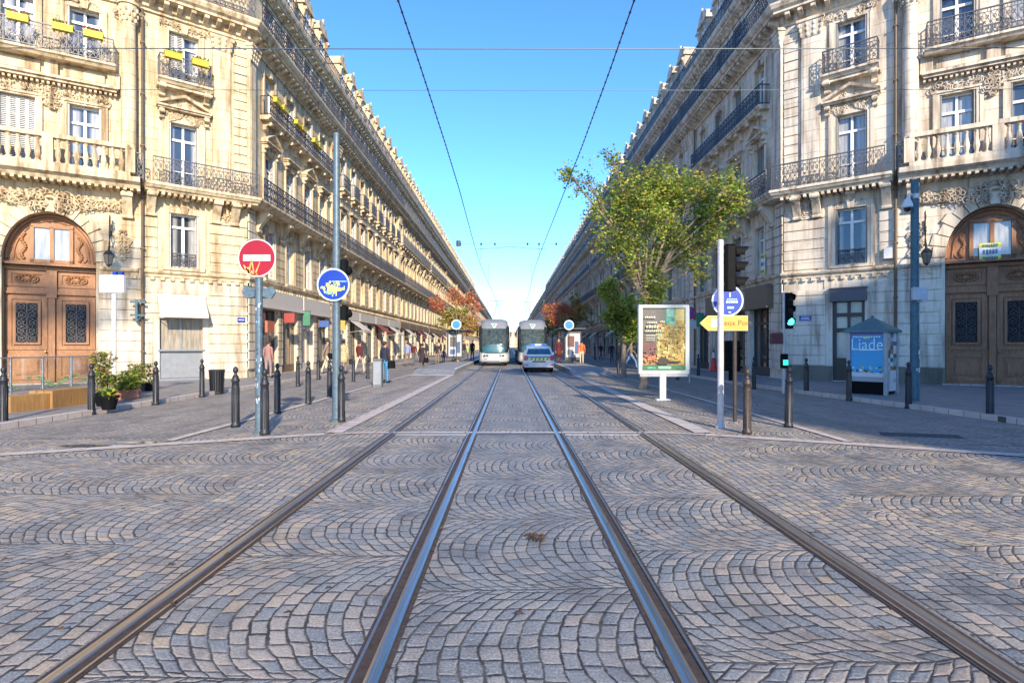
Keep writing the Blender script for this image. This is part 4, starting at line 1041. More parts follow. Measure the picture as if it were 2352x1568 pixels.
def place_row(root, side, Y, L, label, group):
    root.location = (-12.0, Y, 0) if side < 0 else (11.9, Y+L, 0)
    root.rotation_euler = (0, 0, R(90) if side < 0 else R(-90))
    tag(root, label, "building", group)
ORD = ["second", "third", "fourth", "fifth", "sixth", "seventh", "eighth", "ninth", "tenth", "eleventh", "twelfth", "thirteenth", "fourteenth", "fifteenth", "sixteenth", "seventeenth", "eighteenth"]
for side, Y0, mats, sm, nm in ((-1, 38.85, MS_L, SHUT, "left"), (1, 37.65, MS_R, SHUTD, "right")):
    Y = Y0; k = 0
    gl = "stone apartment buildings along the %s side of the street" % nm
    protos = {}
    plan = [0] + [1]*2 + [2]*4 + [3]*9
    for lod in plan:
        if lod not in protos:
            protos[lod] = row_building("apartment_building", "x", 8, lod, 1 if lod in (0, 2) else 0, mats, sm, lod+3, ((1, CANV), (4, GREENAWN), (6, CANV)) if lod < 2 else ())
            o, L = protos[lod]
        else:
            L = protos[lod][1]; o = copy_tree(protos[lod][0])
        d = ["cream stone with awnings", "pale stone with long balconies", "far down the street", "tiny in the distance"][lod]
        place_row(o, side, Y, L, "%s building from the square on the %s, %s" % (ORD[k], nm, d), gl)
        Y += L; k += 1
# unseen block added behind the camera, sized to shade the right pavement
def shade_block(x0, x1, y0, y1, h, label):
    t = thing("apartment_building", label, "building", (x0, y0, 0))
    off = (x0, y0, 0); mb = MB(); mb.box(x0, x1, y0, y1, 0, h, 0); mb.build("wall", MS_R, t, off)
    mb = MB(); mb.box(x0-.5, x1+.5, y0-.5, y1+.5, h, h+.4); mb.box(x0+1, x1-1, y0+1, y1-1, h+.4, h+2.2); mb.build("roof", ZINC, t, off)
    g = MB()
    for z in (5, 8.5, 12.6, 16.4):
        n = int((x1-x0)/2.8)
        for i in range(n): g.box(x0+1+i*2.8, x0+2.1+i*2.8, y1-.1, y1+.03, z, z+2.3)
        n = int((y1-y0)/2.8)
        for i in range(n): g.box(x0-.03, x0+.1, y0+1+i*2.8, y0+2.1+i*2.8, z, z+2.3)
    g.build("window_panes", GLASS, t, off)
shade_block(13.5, 40, -16, -1, 14.0, "plain stone block added unseen behind the viewpoint to shade the right pavement")

t = thing("apartment_building", "distant tan building closing the far end of the street", "building", (0, 560, 0)); off = (0, 560, 0)
mb = MB(); mb.box(-30, 30, 560, 575, 0, 11.5); mb.box(-9, 4, 559, 575, 0, 14); mb.build("wall", MS_L, t, off)
mb = MB(); mb.prism([(559, 11.5), (567, 15), (575, 11.5)], 0, -31, 31); mb.build("roof", TERRA, t, off)
g = MB()
for z in (2, 5.4, 8.6):
    for k in range(18): g.box(-28+k*3.1, -26.8+k*3.1, 558.9, 559.0, z, z+2)
g.build("window_panes", GLASS, t, off)
# ------------------------------------------------------------------ corner building fittings
def on(root, off, F, s, d, z): q = F.pt(s, d, z); return Vector((q.x-off[0], q.y-off[1], q.z-off[2]))
rl, offl, FBl, FPl, FSl = root_l; rr, offr, FBr, FPr, FSr = root_r
for i, (F_, s_, z_, w_, h_, cn, l_) in enumerate((
    (FSl, 3.7, 3.0, .55, .5, (.30, .05, .04), "small dark red square sign projecting over the left shops nearest the corner"),
    (FSl, 6.4, 3.1, .40, .8, (.06, .20, .12), "tall green sign projecting over the second shop on the left"),
    (FSl, 9.1, 2.9, .60, .4, (.05, .10, .30), "small blue sign projecting over the left shops"),
    (FSl, 12.9, 3.0, .5, .7, (.45, .30, .06), "ochre sign projecting at the end of the left corner building"),
    (FSr, 4.4, 3.2, .55, .45, (.45, .07, .03), "orange red sign projecting on the shaded right street front"),
    (FSr, 9.6, 3.1, .45, .8, (.03, .22, .12), "green sign projecting farther along the right street front"),
    (FSr, 12.6, 3.0, .5, .5, (.45, .45, .42), "pale square sign projecting at the end of the right corner building"))):
    q = F_.pt(s_, .1, z_); t = thing("shop_sign", l_, "shop sign", q)
    mb = MB(F_); mb.box(s_-.05, s_+.05, .22, .22+w_, z_-h_/2, z_+h_/2); mb.build("panel", simple("shop_sign_paint_%d" % i, cn, .5), t, tuple(q))
    mb = MB(F_); mb.box(s_-.015, s_+.015, .0, .22, z_+h_*.3, z_+h_*.3+.03); mb.box(s_-.015, s_+.015, .0, .22, z_-h_*.3, z_-h_*.3+.03); mb.box(s_-.058, s_+.058, .20, .24+w_, z_+h_/2, z_+h_/2+.03); mb.build("bracket", IRON, t, tuple(q))
# left bay: rolled canvas awning over a grey counter, display window
awning(rl, offl, FBl, 1.72, 3.50, 2.72, 3.62, .75, CANV, .12)
mb = MB(FBl); mb.box(1.80, 3.42, -.25, -.20, 1.35, 2.72); mb.build("shop_window", GLASSD, rl, offl)
mb = MB(FBl); mb.box(1.80, 3.42, -.25, -.12, .12, 1.35); mb.box(1.74, 3.48, -.2, .06, 1.33, 1.40); mb.box(1.80, 3.42, -.12, -.09, .2, .26); mb.box(2.58, 2.64, -.22, -.14, 1.40, 2.72); mb.box(1.7, 3.52, -.1, .35, 0, .16); mb.build("stall_riser", GREYM, rl, offl)
# right bay: dark glazed door with its name board
mb = MB(FBr); a, b = 1.85, 3.0
mb.box(a, a+.12, -.28, -.12, .12, 3.42); mb.box(b-.12, b, -.28, -.12, .12, 3.42); mb.box(a+.12, b-.12, -.28, -.12, 3.34, 3.42)
for z0, z1 in ((.12, 1.05), (2.12, 2.28), (2.75, 2.9)): mb.box(a+.12, b-.12, -.28, -.14, z0, z1)
mb.box((a+b)/2-.05, (a+b)/2+.05, -.28, -.13, .12, 3.34)
dr = mb.build("door", simple("black_brown_paint", (.035, .028, .024), .4, 0, .15), rr, offr)
mb = MB(FBr); mb.box(a+.05, b-.05, -.26, -.24, .9, 3.36); mb.build("pane", simple("milky_door_glass", (.42, .44, .40), .08, 0, .15, 3), dr, offr)
mb = MB(FBr); mb.box(a-.05, b+.08, .06, .20, 3.36, 3.86); mb.box(a-.08, b+.11, .06, .23, 3.86, 3.92); mb.build("fascia", simple("slate_fascia_paint", (.10, .095, .11), .6, 0, .1), rr, offr)
# right street front: deep brown shop boxes under the string course, shop signs
for s0, s1 in ((.9, 3.4), (5.9, 9.0)):
    mb = MB(FSr); mb.box(s0, s1, .05, .32, 3.35, 4.36); mb.box(s0-.04, s1+.04, .05, .38, 3.28, 3.35); mb.build("fascia", BROWN, rr, offr)
for s0, s1 in ((1.0, 6.3), (6.5, 11.2)):
    mb = MB(FSl); mb.box(s0, s1, .05, .24, 3.45, 4.28); mb.box(s0-.04, s1+.04, .05, .3, 3.38, 3.45); mb.build("fascia", CREAM, rl, offl)
mb = MB(FSl); mb.box(1.2, 2.0, .3, .42, 2.2, 2.75); mb.build("sign_board", simple("rust_red_board", (.40, .12, .06), .6), rl, offl)

# ---- things fixed to the facades
def text_mesh(txt, size, mat, name, parent, mw, extrude=.002, align='CENTER'):
    cu = bpy.data.curves.new(name, 'FONT'); cu.body = txt; cu.size = size; cu.extrude = extrude; cu.align_x = align; cu.align_y = 'CENTER'; cu.resolution_u = 3
    o = bpy.data.objects.new("tmp", cu); C.objects.link(o); bpy.context.view_layer.update()
    me = bpy.data.meshes.new_from_object(o.evaluated_get(bpy.context.evaluated_depsgraph_get())); bpy.data.objects.remove(o)
    me.materials.clear(); me.materials.append(mat)
    return link(name, me, parent, mw)
STANDUP = Matrix.Rotation(R(90), 4, 'X')
def wall_lantern(F, s, z, label):
    q = F.pt(s, 0, z); t = thing("wall_lantern", label, "wall lantern", q, 0, "wrought iron lanterns beside the portals"); off = tuple(q)
    mb = MB(F); mb.box(s-.05, s+.05, 0, .04, z-.75, z+.85)
    for a0, r, cz in ((90, .30, .45), (-90, .24, -.05), (60, .2, .95)):
        pts = scroll_pts(.38, z+cz, r, 1.3, R(a0), 1, 14); mb.tube([(s, a, b) for a, b in pts], .022, 5)
        for k in (2, 5, 8): a, b = pts[k]; mb.lump((s, a, b), (.03, .08, .08))
    mb.tube([(s, 0, z-.55), (s, .35, z-.25), (s, .72, z-.12), (s, .80, z-.25)], .026, 5)
    mb.build("bracket", IRON, t, off)
    c = F.pt(s, .80, 0); b2 = MB()
    b2.lathe((c.x, c.y, z-.95), [(.02, 0), (.05, .05), (.10, .08), (.10, .10)], 6); b2.lathe((c.x, c.y, z-.95), [(.19, .48), (.20, .5), (.10, .62), (.04, .66), (.03, .74)], 6)
    for k in range(6):
        t0 = math.pi*k/3; b2.tube([(c.x+.10*math.cos(t0), c.y+.10*math.sin(t0), z-.86), (c.x+.185*math.cos(t0), c.y+.185*math.sin(t0), z-.46)], .009, 4)
    b2.build("lamp_cage", IRON, t, off)
    b3 = MB(); b3.lathe((c.x, c.y, z-.95), [(.09, .10), (.175, .48)], 6); b3.build("pane", simple("smoked_lantern_glass", (.20, .18, .13), .2), t, off)
    return t
wall_lantern(FPl, 1.12, 5.55, "ornate iron lantern on the sunlit wall right of the left oak portal")
wall_lantern(FPr, .95, 5.45, "ornate iron lantern on the shaded wall left of the right oak portal")
def flower_box(F, s, d, z, label, flowers=True, seed=0, w=.62):
    q = F.pt(s, d, z); t = thing("flower_box", label, "flower box", q, 0, "yellow flower boxes hung on the left balconies"); off = tuple(q)
    mb = MB(F); a, b = s-w/2, s+w/2
    mb.prism([(d-.02, z-.20), (d+.18, z-.20), (d+.22, z), (d-.03, z)], 0, a, b); mb.box(a-.015, b+.015, d-.04, d+.235, z, z+.03); mb.build("trough", LEMON, t, off)
    r_ = random.Random(seed); g = MB(F)
    for k in range(46):
        x = r_.uniform(a, b); dd = d+r_.uniform(0, .2); zz = z+.02+r_.uniform(0, .14)
        u, v = r_.uniform(.02, .05), r_.uniform(.02, .05)
        g.add([(x-u, dd, zz), (x, dd+u, zz+v), (x+u, dd, zz+v*.3), (x, dd-u, zz-v)], [(0,1,2,3)], r_.choice((0, 0, 1) if flowers else (0, 0, 0)))
    g.build("plants", [LEAF[0], simple("pink_petals", (.55, .04, .22), .6)] if seed % 2 else [LEAF[0], LRED[3]], t, off)
fb = [(FPl, 4.75, "yellow flower box farthest left on the portal balcony, cut by the picture edge"), (FPl, 3.85, "yellow flower box with pink flowers under the left of two portal windows"),
      (FPl, 2.55, "yellow flower box left of centre under the right portal window"), (FPl, 1.62, "yellow flower box at the right end of the wide portal balcony")]
for i, (F_, s_, l_) in enumerate(fb): flower_box(F_, s_, .56, 13.62, l_, True, i)
flower_box(FBl, 3.02, .54, 13.60, "yellow flower box at the left of the small balcony above the pediment", False, 11)
flower_box(FBl, 2.02, .54, 13.60, "yellow flower box at the right of the small balcony above the pediment", True, 12)
for i, s_ in enumerate((2.0, 2.9, 4.7, 5.5, 7.4, 8.2)):
    flower_box(FSl, s_, .46, 13.6, "yellow flower box, %s from the corner on the street side balcony" % (["first", "second", "third", "fourth", "fifth", "last"][i]), i % 2 == 0, 20+i)
def banner(F, s, d, z, w, h, label, txt):
    q = F.pt(s, d, z); t = thing("estate_banner", label, "banner", q, 0); off = tuple(q)
    mb = MB(F); n = 8
    def yy(i, j): return d+.015*math.sin(i*1.1)+.01*math.cos(j*1.7)
    vs = [(s-w/2+w*i/n, yy(i, j), z-h/2+h*j/n) for j in range(n+1) for i in range(n+1)]
    fs = [(j*(n+1)+i, j*(n+1)+i+1, (j+1)*(n+1)+i+1, (j+1)*(n+1)+i) for j in range(n) for i in range(n)]
    mb.add(vs, fs, 0)
    for k, f in enumerate(fs):
        if k//n in (2, 3, 4, 5): mb.m[k] = 1
    o = mb.build("cloth", [simple("banner_yellow", (.72, .74, .10), .6, 0, .1, 5), simple("banner_white", (.72, .78, .82), .6, 0, .06)], t, off)
    m = MB(F)
    r_ = random.Random(int(s*10))
    for zz, hh, n_ in ((z+h*.36, .07, 6), (z, .13, 5), (z-h*.36, .06, 7)):
        for i in range(n_):
            x = s-w*.36+w*.72*(i+.5)/n_; m.box(x-.03, x+.025, d+.03, d+.035, zz-hh*r_.uniform(.5, .8), zz+hh*.6)
    m.build("lettering", simple("banner_ink", (.12, .2, .28), .6), t, off)
banner(FPr, 2.92, -.22, 5.0, .62, .62, "yellow and white estate banner hung on the tympanum window of the right portal", "")
banner(FSr, 1.75, .14, 5.35, .42, .95, "narrow yellow and white banner hung at a first floor window on the right street front", "")
q = FBr.pt(.85, .11, 2.72); t = thing("street_name_plate", "blue enamel street name plate on the pale wall left of the dark shop door", "street sign", q)
mb = MB(FBr); mb.box(.62, 1.08, .055, .075, 2.60, 2.84); mb.build("plate", BLUE, t, tuple(q))
mb = MB(FBr); mb.box(.64, 1.06, .0755, .079, 2.81, 2.825); mb.box(.64, 1.06, .0755, .079, 2.615, 2.63); mb.box(.70, 1.0, .0755, .079, 2.735, 2.765); mb.box(.68, 1.02, .0755, .079, 2.675, 2.71); mb.build("lettering", WHITE, t, tuple(q))
q = FSl.pt(.2, .1, 3); 
q = FBl.pt(.3, .1, 2.7); t = thing("street_name_plate", "blue enamel plate on the quoins at the left street corner", "street sign", q)
mb = MB(FBl); mb.box(.1, .42, .06, .08, 2.62, 2.82); mb.build("plate", BLUE, t, tuple(q)); mb = MB(FBl); mb.box(.14, .38, .081, .084, 2.70, 2.74); mb.build("lettering", WHITE, t, tuple(q))
for F_, s_, z_, l_ in ((FBr, 3.82, 4.95, "small white junction box on the ledge beside the right downpipe"),):
    q = F_.pt(s_, .12, z_); t = thing("junction_box", l_, "junction box", q)
    mb = MB(F_); mb.box(s_-.16, s_+.12, .02, .22, z_, z_+.42); mb.build("case", WHITE, t, tuple(q)); mb = MB(F_); mb.box(s_-.18, s_+.14, .02, .24, z_-.05, z_); mb.build("base", DKGREY, t, tuple(q))

# ------------------------------------------------------------------ street furniture
def bollard(x, y, label, lean=0.0, mat=None, h=1.15, cat="bollard"):
    p = P(x, y)
    def f():
        mb = MB(); k = h/1.15
        mb.lathe((0, 0, 0), [(.085, 0), (.085, .05), (.068, .08), (.068, .78*k), (.062, .86*k), (.076, .87*k), (.076, .90*k), (.060, .92*k), (.060, .955*k), (.052, .965*k)], 18)
        for j in range(8):
            a = 2*math.pi*j/8; mb.box(.066*math.cos(a)-.006, .066*math.cos(a)+.006, .066*math.sin(a)-.006, .066*math.sin(a)+.006, .10, .76*k)
        return mesh_of(mb, "post", mat or BOLL, True)
    def g():
        mb = MB(); k = h/1.15
        mb.lathe((0, 0, .965*k), [(.052, 0), (.034, .03), (.024, .05), (.026, .065), (.042, .085), (.050, .12), (.043, .155), (.024, .18), (.008, .19)], 18)
        return mesh_of(mb, "finial", mat or BOLL, True)
    t = thing("bollard", label, cat, (p.x, p.y, 0), random.Random(x).uniform(0, 3), "dark cast iron bollards")
    t.rotation_euler = (R(lean), R(lean*.6), t.rotation_euler.z)
    link("post", cached(("bo", h, id(mat)), f), t); link("finial", cached(("bf", h, id(mat)), g), t)
    return t
LB = [(8, 978, "bollard at the far left picture edge in front of the glass terrace"), (210, 952, "bollard at the right end of the glass terrace screen"),
      (358, 930, "bollard right of the green planters on the left pavement"), (464, 912, "bollard left of the black litter bin"),
      (541, 980, "bollard standing left of the no entry sign post"), (608, 998, "bollard touching the foot of the no entry sign post"),
      (637, 949, "bollard just right of the no entry sign post"), (708, 928, "bollard midway between the no entry post and the tall lamp post"),
      (757, 912, "bollard half hidden left of the tall blue grey post"), (784, 968, "bollard touching the foot of the tall blue grey post"),
      (731, 872, "small far bollard seen between two signs on the left pavement"), (812, 876, "far bollard right of the tall blue grey post"), (845, 870, "farther bollard left of the grey cabinet"), (684, 888, "far bollard on the left pavement beyond the row")]
RB = [(1716, 996, "bollard right of the white traffic light pole"), (1811, 981, "leaning bollard in front of the green traffic light"), (1852, 905, "slim bollard between green traffic light and poster kiosk"),
      (1950, 920, "bollard at the left corner of the poster kiosk"), (2087, 938, "bollard just left of the teal pole"), (2274, 962, "bollard in front of the right oak portal"),
      (1604, 868, "far bollard right of the advertising panel"), (1732, 893, "far bollard behind the leaning one on the right pavement"), (1556, 872, "far bollard behind the advertising panel"), (1420, 858, "small far bollard left of the tree trunk")]
for x, y, l in LB: bollard(x, y, l)
for x, y, l in RB: bollard(x, y, l, 1.5 if x == 1811 else 0, BOLLB if x in (1716, 1852, 1950) else None)

def plate_ring(mb, r, y, m_rim, m_face, rim=.06):
    mb.disc((0, 0), r, y, y+.006, 40, m_rim); mb.disc((0, 0), r*(1-rim), y-.003, y-.0005, 40, m_face)
# --- no entry sign
Yp = P(595, 995); t = thing("no_entry_sign", "red no entry sign with orange flame graffiti on a galvanised post", "road sign", Yp)
mb = MB(); mb.tube([(0, 0, 0), (0, 0, 2.75)], .062, 14); mb.lathe((0, 0, 0), [(.10, 0), (.10, .02), (.07, .04)], 14); mb.build("post", GALV, t, smooth=False)
mb = MB(); r_ = random.Random(4)
for k in range(26):
    z = r_.uniform(.5, 2.4); a = r_.uniform(-2.4, -.7); w = r_.uniform(.18, .5); h = r_.uniform(.02, .07)
    mb.add([(.0635*math.cos(a+w*i/3), .0635*math.sin(a+w*i/3), z+h*j) for j in (0, 1) for i in range(4)], [(i, i+1, 5+i, 4+i) for i in range(3)], k % 3)
mb.build("stickers", [WHITE, DKGREY, simple("faded_blue_sticker", (.25, .4, .55))], t)
zc = HZ(594, Yp.y); rs = 43*Yp.y/F_PX
mb = MB(); mb.disc((0, 0), rs, -.085, -.08, 44, 1); mb.disc((0, 0), rs*.945, -.089, -.0855, 44, 0)
mb.box(-rs*.72, rs*.72, -.093, -.0895, -rs*.165, rs*.165, 1)
o = mb.build("sign_plate", [RED, WHITE], t, mw=Matrix.Translation((0, 0, zc)))
fl = MB()
for (x0, z0, x1, z1, w) in ((-.55, -.62, -.70, -.36, .07), (-.42, -.80, -.28, -.12, .06), (-.28, -.12, -.12, -.86, .05), (-.08, -.86, .18, -.20, .05), (-.60, -.60, -.30, -.90, .10), (-.3, -.72, .05, -.90, .08), (-.5, -.5, -.42, -.82, .09)):
    x0, z0, x1, z1 = [q*rs for q in (x0, z0, x1, z1)]; L = math.hypot(x1-x0, z1-z0); nx, nz = -(z1-z0)/L*w*rs, (x1-x0)/L*w*rs
    fl.add([(x0+nx, -.0945, z0+nz), (x0-nx, -.0945, z0-nz), (x1-nx*.3, -.0945, z1-nz*.3), (x1+nx*.3, -.0945, z1+nz*.3)], [(0,1,2,3)])
fl.build("graffiti", simple("flame_orange_paint", (.72, .33, .09), .6, 0, .3, 30), o)
mb = MB(); mb.box(-.20, .20, .055, .09, 0, .03)
mb.add([(-.24, -.02, .22), (-.30, -.02, .10), (-.22, -.02, -.02), (-.07, -.02, .02), (-.07, -.02, .16)], [(0,1,2,3,4)]); mb.add([(.24, -.02, .20), (.30, -.02, .10), (.22, -.02, -.02), (.07, -.02, .02), (.07, -.02, .16)], [(0,1,2,3,4)])
mb.add([(-.24, .02, .22), (-.30, .02, .10), (-.22, .02, -.02), (-.07, .02, .02), (-.07, .02, .16)], [(0,1,2,3,4)]); mb.add([(.24, .02, .20), (.30, .02, .10), (.22, .02, -.02), (.07, .02, .02), (.07, .02, .16)], [(0,1,2,3,4)])
mb.build("bracket", GALV, t, mw=Matrix.Translation((0, 0, 2.40)))
# --- tall post with blue sign and two signal heads
Yp = P(773, 967); H_ = HZ(310, Yp.y)
t = thing("tall_post", "tall blue grey steel post with a round blue graffitied sign and black signals", "post", Yp)
mb = MB(); mb.tube([(0, 0, 0), (0, 0, .9), (0, 0, 2.7), (0, 0, H_)], [.092, .085, .076, .062], 18); mb.lathe((0, 0, 0), [(.15, 0), (.15, .03), (.10, .06)], 18); mb.lathe((0, 0, HZ(690, Yp.y)), [(.10, -.03), (.10, .03)], 18)
mb.lathe((0, 0, H_), [(.07, -.02), (.07, .02), (.02, .05)], 14); mb.build("pole", GALV, t)
zc = HZ(655, Yp.y); rs = 37.5*Yp.y/F_PX
mb = MB(); mb.disc((0, 0), rs, -.105, -.10, 44, 1); mb.disc((0, 0), rs*.90, -.109, -.1055, 44, 0)
o = mb.build("sign_plate", [BLUE, simple("sign_pale_rim", (.45, .55, .72), .35)], t, mw=Matrix.Translation((-.035, 0, zc)))
gf = MB(); gf.box(-.10*rs, .82*rs, -.1125, -.1095, .17*rs, .23*rs, 1)
r_ = random.Random(5)
for k in range(80):
    x = r_.gauss(0, .32)*rs; z = (-.27+r_.gauss(0, .17))*rs; w = r_.uniform(.03, .09)*rs; h = r_.uniform(.03, .12)*rs
    if math.hypot(x, z) > .8*rs: continue
    gf.add([(x-w, -.1125-.00002*k, z-h), (x+w, -.1125-.00002*k, z-h*.6), (x+w*.8, -.1125-.00002*k, z+h), (x-w*.6, -.1125-.00002*k, z+h*.8)], [(0,1,2,3)], 0 if z > -.45*rs or k % 3 else 2)
gf.build("graffiti", [simple("lime_spray_paint", (.55, .58, .16), .6, 0, .25, 30), simple("pale_blue_line", (.25, .45, .8), .5), simple("teal_spray_paint", (.12, .32, .34), .6)], o)
mb = MB()                                              # signal heads seen from behind, on the street side of the post
for z0, z1 in ((HZ(640, Yp.y), HZ(594, Yp.y)), (HZ(735, Yp.y), HZ(700, Yp.y))):
    mb.cbox(.075, .20, -.02, .20, z0, z1, .03); mb.lathe((.17, .18, (z0+z1)/2-.02), [(.02, -.09), (.09, -.06), (.11, 0), (.08, .08), (.02, .1)], 12)
    mb.box(.05, .09, .05, .09, z0+.04, z0+.07); mb.box(.05, .09, .05, .09, z1-.08, z1-.05)
mb.build("signal_head", BLACK, t)
# --- white blank sign on the left
Yp = P(262, 924); t = thing("white_sign", "blank white sign panel on a slim white pole beside the left portal", "sign", Yp)
mb = MB(); mb.tube([(0, 0, 0), (0, 0, HZ(675, Yp.y))], .055, 12); mb.lathe((0, 0, 0), [(.09, 0), (.09, .02), (.06, .04)], 12); mb.build("pole", WHITE, t)
mb = MB(); a = (231-262)*Yp.y/F_PX; b = (287-262)*Yp.y/F_PX; mb.cbox(a, b, -.06, .06, HZ(672, Yp.y), HZ(632, Yp.y), .012); mb.build("panel", WHITE, t)
mb = MB(); mb.cbox(a+.35, a+.46, -.05, .05, HZ(632, Yp.y), HZ(624, Yp.y), .01); mb.cbox(b-.14, b-.04, -.05, .05, HZ(632, Yp.y), HZ(624, Yp.y), .01); mb.build("top_fitting", BLUE, t)
# --- litter bin
Yp = P(498, 905); t = thing("litter_bin", "black slatted litter bin standing on the left pavement between bollards", "litter bin", Yp)
mb = MB(); mb.lathe((0, 0, 0), [(.17, 0), (.20, .03), (.20, .06), (.19, .08)], 16); mb.lathe((0, 0, .74), [(.245, 0), (.25, .03), (.235, .05), (.20, .05), (.19, .0)], 20)
for k in range(20):
    a = 2*math.pi*k/20; c_, s_ = math.cos(a), math.sin(a)
    mb.add([(.20*c_-.022*s_, .20*s_+.022*c_, .07), (.20*c_+.022*s_, .20*s_-.022*c_, .07), (.24*c_+.026*s_, .24*s_-.026*c_, .75), (.24*c_-.026*s_, .24*s_+.026*c_, .75)], [(0,1,2,3)])
mb.build("body", BOLL, t); mb = MB(); mb.lathe((0, 0, .07), [(.17, 0), (.20, .66), (.19, .67)], 16); mb.build("liner", BLACK, t)
# --- grey cabinet
Yp = P(868, 888); GREYC = simple("dark_grey_cabinet_paint", (.13, .14, .14), .5)
Yp = P(868, 888); t = thing("cabinet", "slim grey street cabinet beside the man in blue jeans", "street cabinet", Yp)
mb = MB(); mb.cbox(-.17, .17, -.14, .14, 0, 1.02, .02); mb.box(-.19, .19, -.16, .16, 1.02, 1.06); mb.build("case", GREYC, t); mb = MB(); mb.box(-.14, .14, -.146, -.141, .1, .95); mb.box(.09, .11, -.152, -.146, .5, .6); mb.build("door", GREYM, t)
# --- left terrace: glass screens, timber planks, planters and plants
t = thing("terrace_screen", "glass terrace windscreen with thin posts in front of the left portal", "glass screen", P(110, 925))
off = tuple(P(110, 925)); p0, p1 = P(-60, 940, .1), P(222, 908, .1); Ft = Frame(p0, p1)
CLEAR = nmat("clear_glass"); CLEAR[2].inputs["Roughness"].default_value = .02; CLEAR[2].inputs["Base Color"].default_value = (.9, .95, .93, 1); CLEAR[2].inputs["Transmission Weight"].default_value = 1.0; CLEAR[2].inputs["IOR"].default_value = 1.25; CLEAR = CLEAR[0]
mb = MB(Ft); n = 4
for k in range(n+1): mb.box(Ft.L*k/n-.02, Ft.L*k/n+.02, -.02, .02, .1, 1.28)
mb.box(0, Ft.L, -.015, .015, 1.24, 1.27); mb.box(0, Ft.L, -.012, .012, .42, .44); mb.build("screen_frame", GREYM, t, off)
mb = MB(Ft); mb.box(.02, Ft.L-.02, -.004, .004, .44, 1.24); r_ = random.Random(9)
for k in range(60):
    x = r_.uniform(.1, Ft.L-.1); z = .62+.1*math.sin(x*5)+r_.uniform(-.04, .06); w = r_.uniform(.03, .10)
    mb.add([(x-w, .006, z-.015), (x+w, .006, z-.01), (x+w*.7, .006, z+.03), (x-w*.6, .006, z+.04)], [(0,1,2,3)], 1)
mb.build("pane", [CLEAR, simple("green_vinyl", (.30, .48, .22), .6, 0, .3, 8)], t, off)
def timber(a, b, h, label):
    p0, p1 = P(*a, .1), P(*b, .1); F = Frame(p0, p1); q = (p0+p1)/2; t = thing("timber_bench", label, "bench", q, 0); off = tuple(q)
    mb = MB(F); L = F.L
    for k in range(3): mb.box(.02, L-.02, -.5+.175*k, -.5+.175*k+.16, h+.02, h+.065)
    mb.build("seat", PLANK, t, off)
    mb = MB(F); mb.box(0, L, .03, .07, .1, h+.07); mb.box(0, .05, -.5, .03, .1, h+.02); mb.box(L-.05, L, -.5, .03, .1, h+.02); mb.build("front_board", PLANK, t, off)
timber((18, 948), (108, 938), .38, "low orange brown timber bench at the left end of the terrace")
timber((114, 938), (206, 926), .44, "pale timber bench at the right end of the terrace")
def leaves(mb, n, fn, r_, s=.06, mats=3, up=.5):
    for k in range(n):
        x, y, z = fn(r_); a = r_.uniform(0, 6.28); t = r_.uniform(-.9, .9); q = s*r_.uniform(.6, 1.4)
        d = Vector((math.cos(a), math.sin(a), t)).normalized()*q; w = Vector((-math.sin(a), math.cos(a), r_.uniform(-.6, .6))).normalized()*q*.45
        c = Vector((x, y, z)); mb.add([c-d, c-d*.1+w, c+d, c-d*.1-w], [(0,1,2,3)], r_.randrange(mats))
def potted(x, y, w, h, label, seed, pot=None, col=0, tall=False, name="potted_shrub"):
    p = P(x, y, .1); t = thing(name, label, "potted plant", p, seed); r_ = random.Random(seed)
    mb = MB(); ph = .32
    if pot == "box": mb.cbox(-w/2, w/2, -.16, .16, 0, ph*.8, .02); mb.box(-w/2-.02, w/2+.02, -.18, .18, ph*.8-.04, ph*.8)
    else: mb.lathe((0, 0, 0), [(.13, 0), (.19, ph-.05), (.21, ph-.05), (.21, ph), (.17, ph), (.15, ph-.06)], 14)
    mb.build("pot", [BLACK, TERRA, BROWN][seed % 3], t)
    g = MB()
    stems = 7
    for k in range(stems):
        a = r_.uniform(0, 6.28); rr = r_.uniform(.1, .5)*w; g.tube([(0+r_.uniform(-.2, .2)*w, 0, ph*.7), (rr*.5*math.cos(a), rr*.4*math.sin(a), ph+h*.5), (rr*math.cos(a), rr*.6*math.sin(a), ph+h*.95)], [.012, .009, .004], 4, 0)
    g.build("stems", BARK, t); g = MB()
    def fn(q):
        a = q.uniform(0, 6.28); u = q.random()**.5*w*.6; zz = q.random()
        return (u*math.cos(a)*(1 if pot == "box" else .8+.3*math.sin(zz*9)), u*math.sin(a)*.5, ph*.75+zz*h)
    leaves(g, int(500*h*w/.4)+120, fn, r_, .055 if tall else .065, 3)
    g.build("foliage", (LEAF[1], LEAF[0], LEAF[2]) if col == 0 else (LEAF[3], LEAF[2], LEAF[1]), t)
potted(237, 932, .55, 1.05, "tall sparse potted shrub left of the white sign pole", 3, None, 1, True)
potted(278, 917, .8, .42, "bright green bushy plant right of the white sign pole", 4, "box")
potted(300, 908, .7, .50, "low green plant in the middle of the planter row", 5, "box")
potted(322, 897, .8, .62, "spiky dry looking shrub at the right end of the planter row", 6, "box", 1, True)
potted(250, 940, .35, .25, "small plant in a dark pot at the foot of the white sign pole", 9)
# teal bracket sign and a wall board on the left portal wall
q = FPl.pt(.25, .2, 3.0); t = thing("bracket_sign", "teal metal bracket sign on the left wall behind the white sign pole", "shop sign", q)
mb = MB(FPl); mb.box(.2, .28, .05, .42, 2.55, 3.4); mb.box(-.05, .45, .36, .41, 3.28, 3.36); mb.box(-.05, .45, .36, .41, 2.75, 2.82)
mb.tube([(.24, .4, 2.5), (.1, .4, 2.7), (-.1, .4, 2.85)], .02, 6); mb.build("frame", GALVD, t, tuple(q))

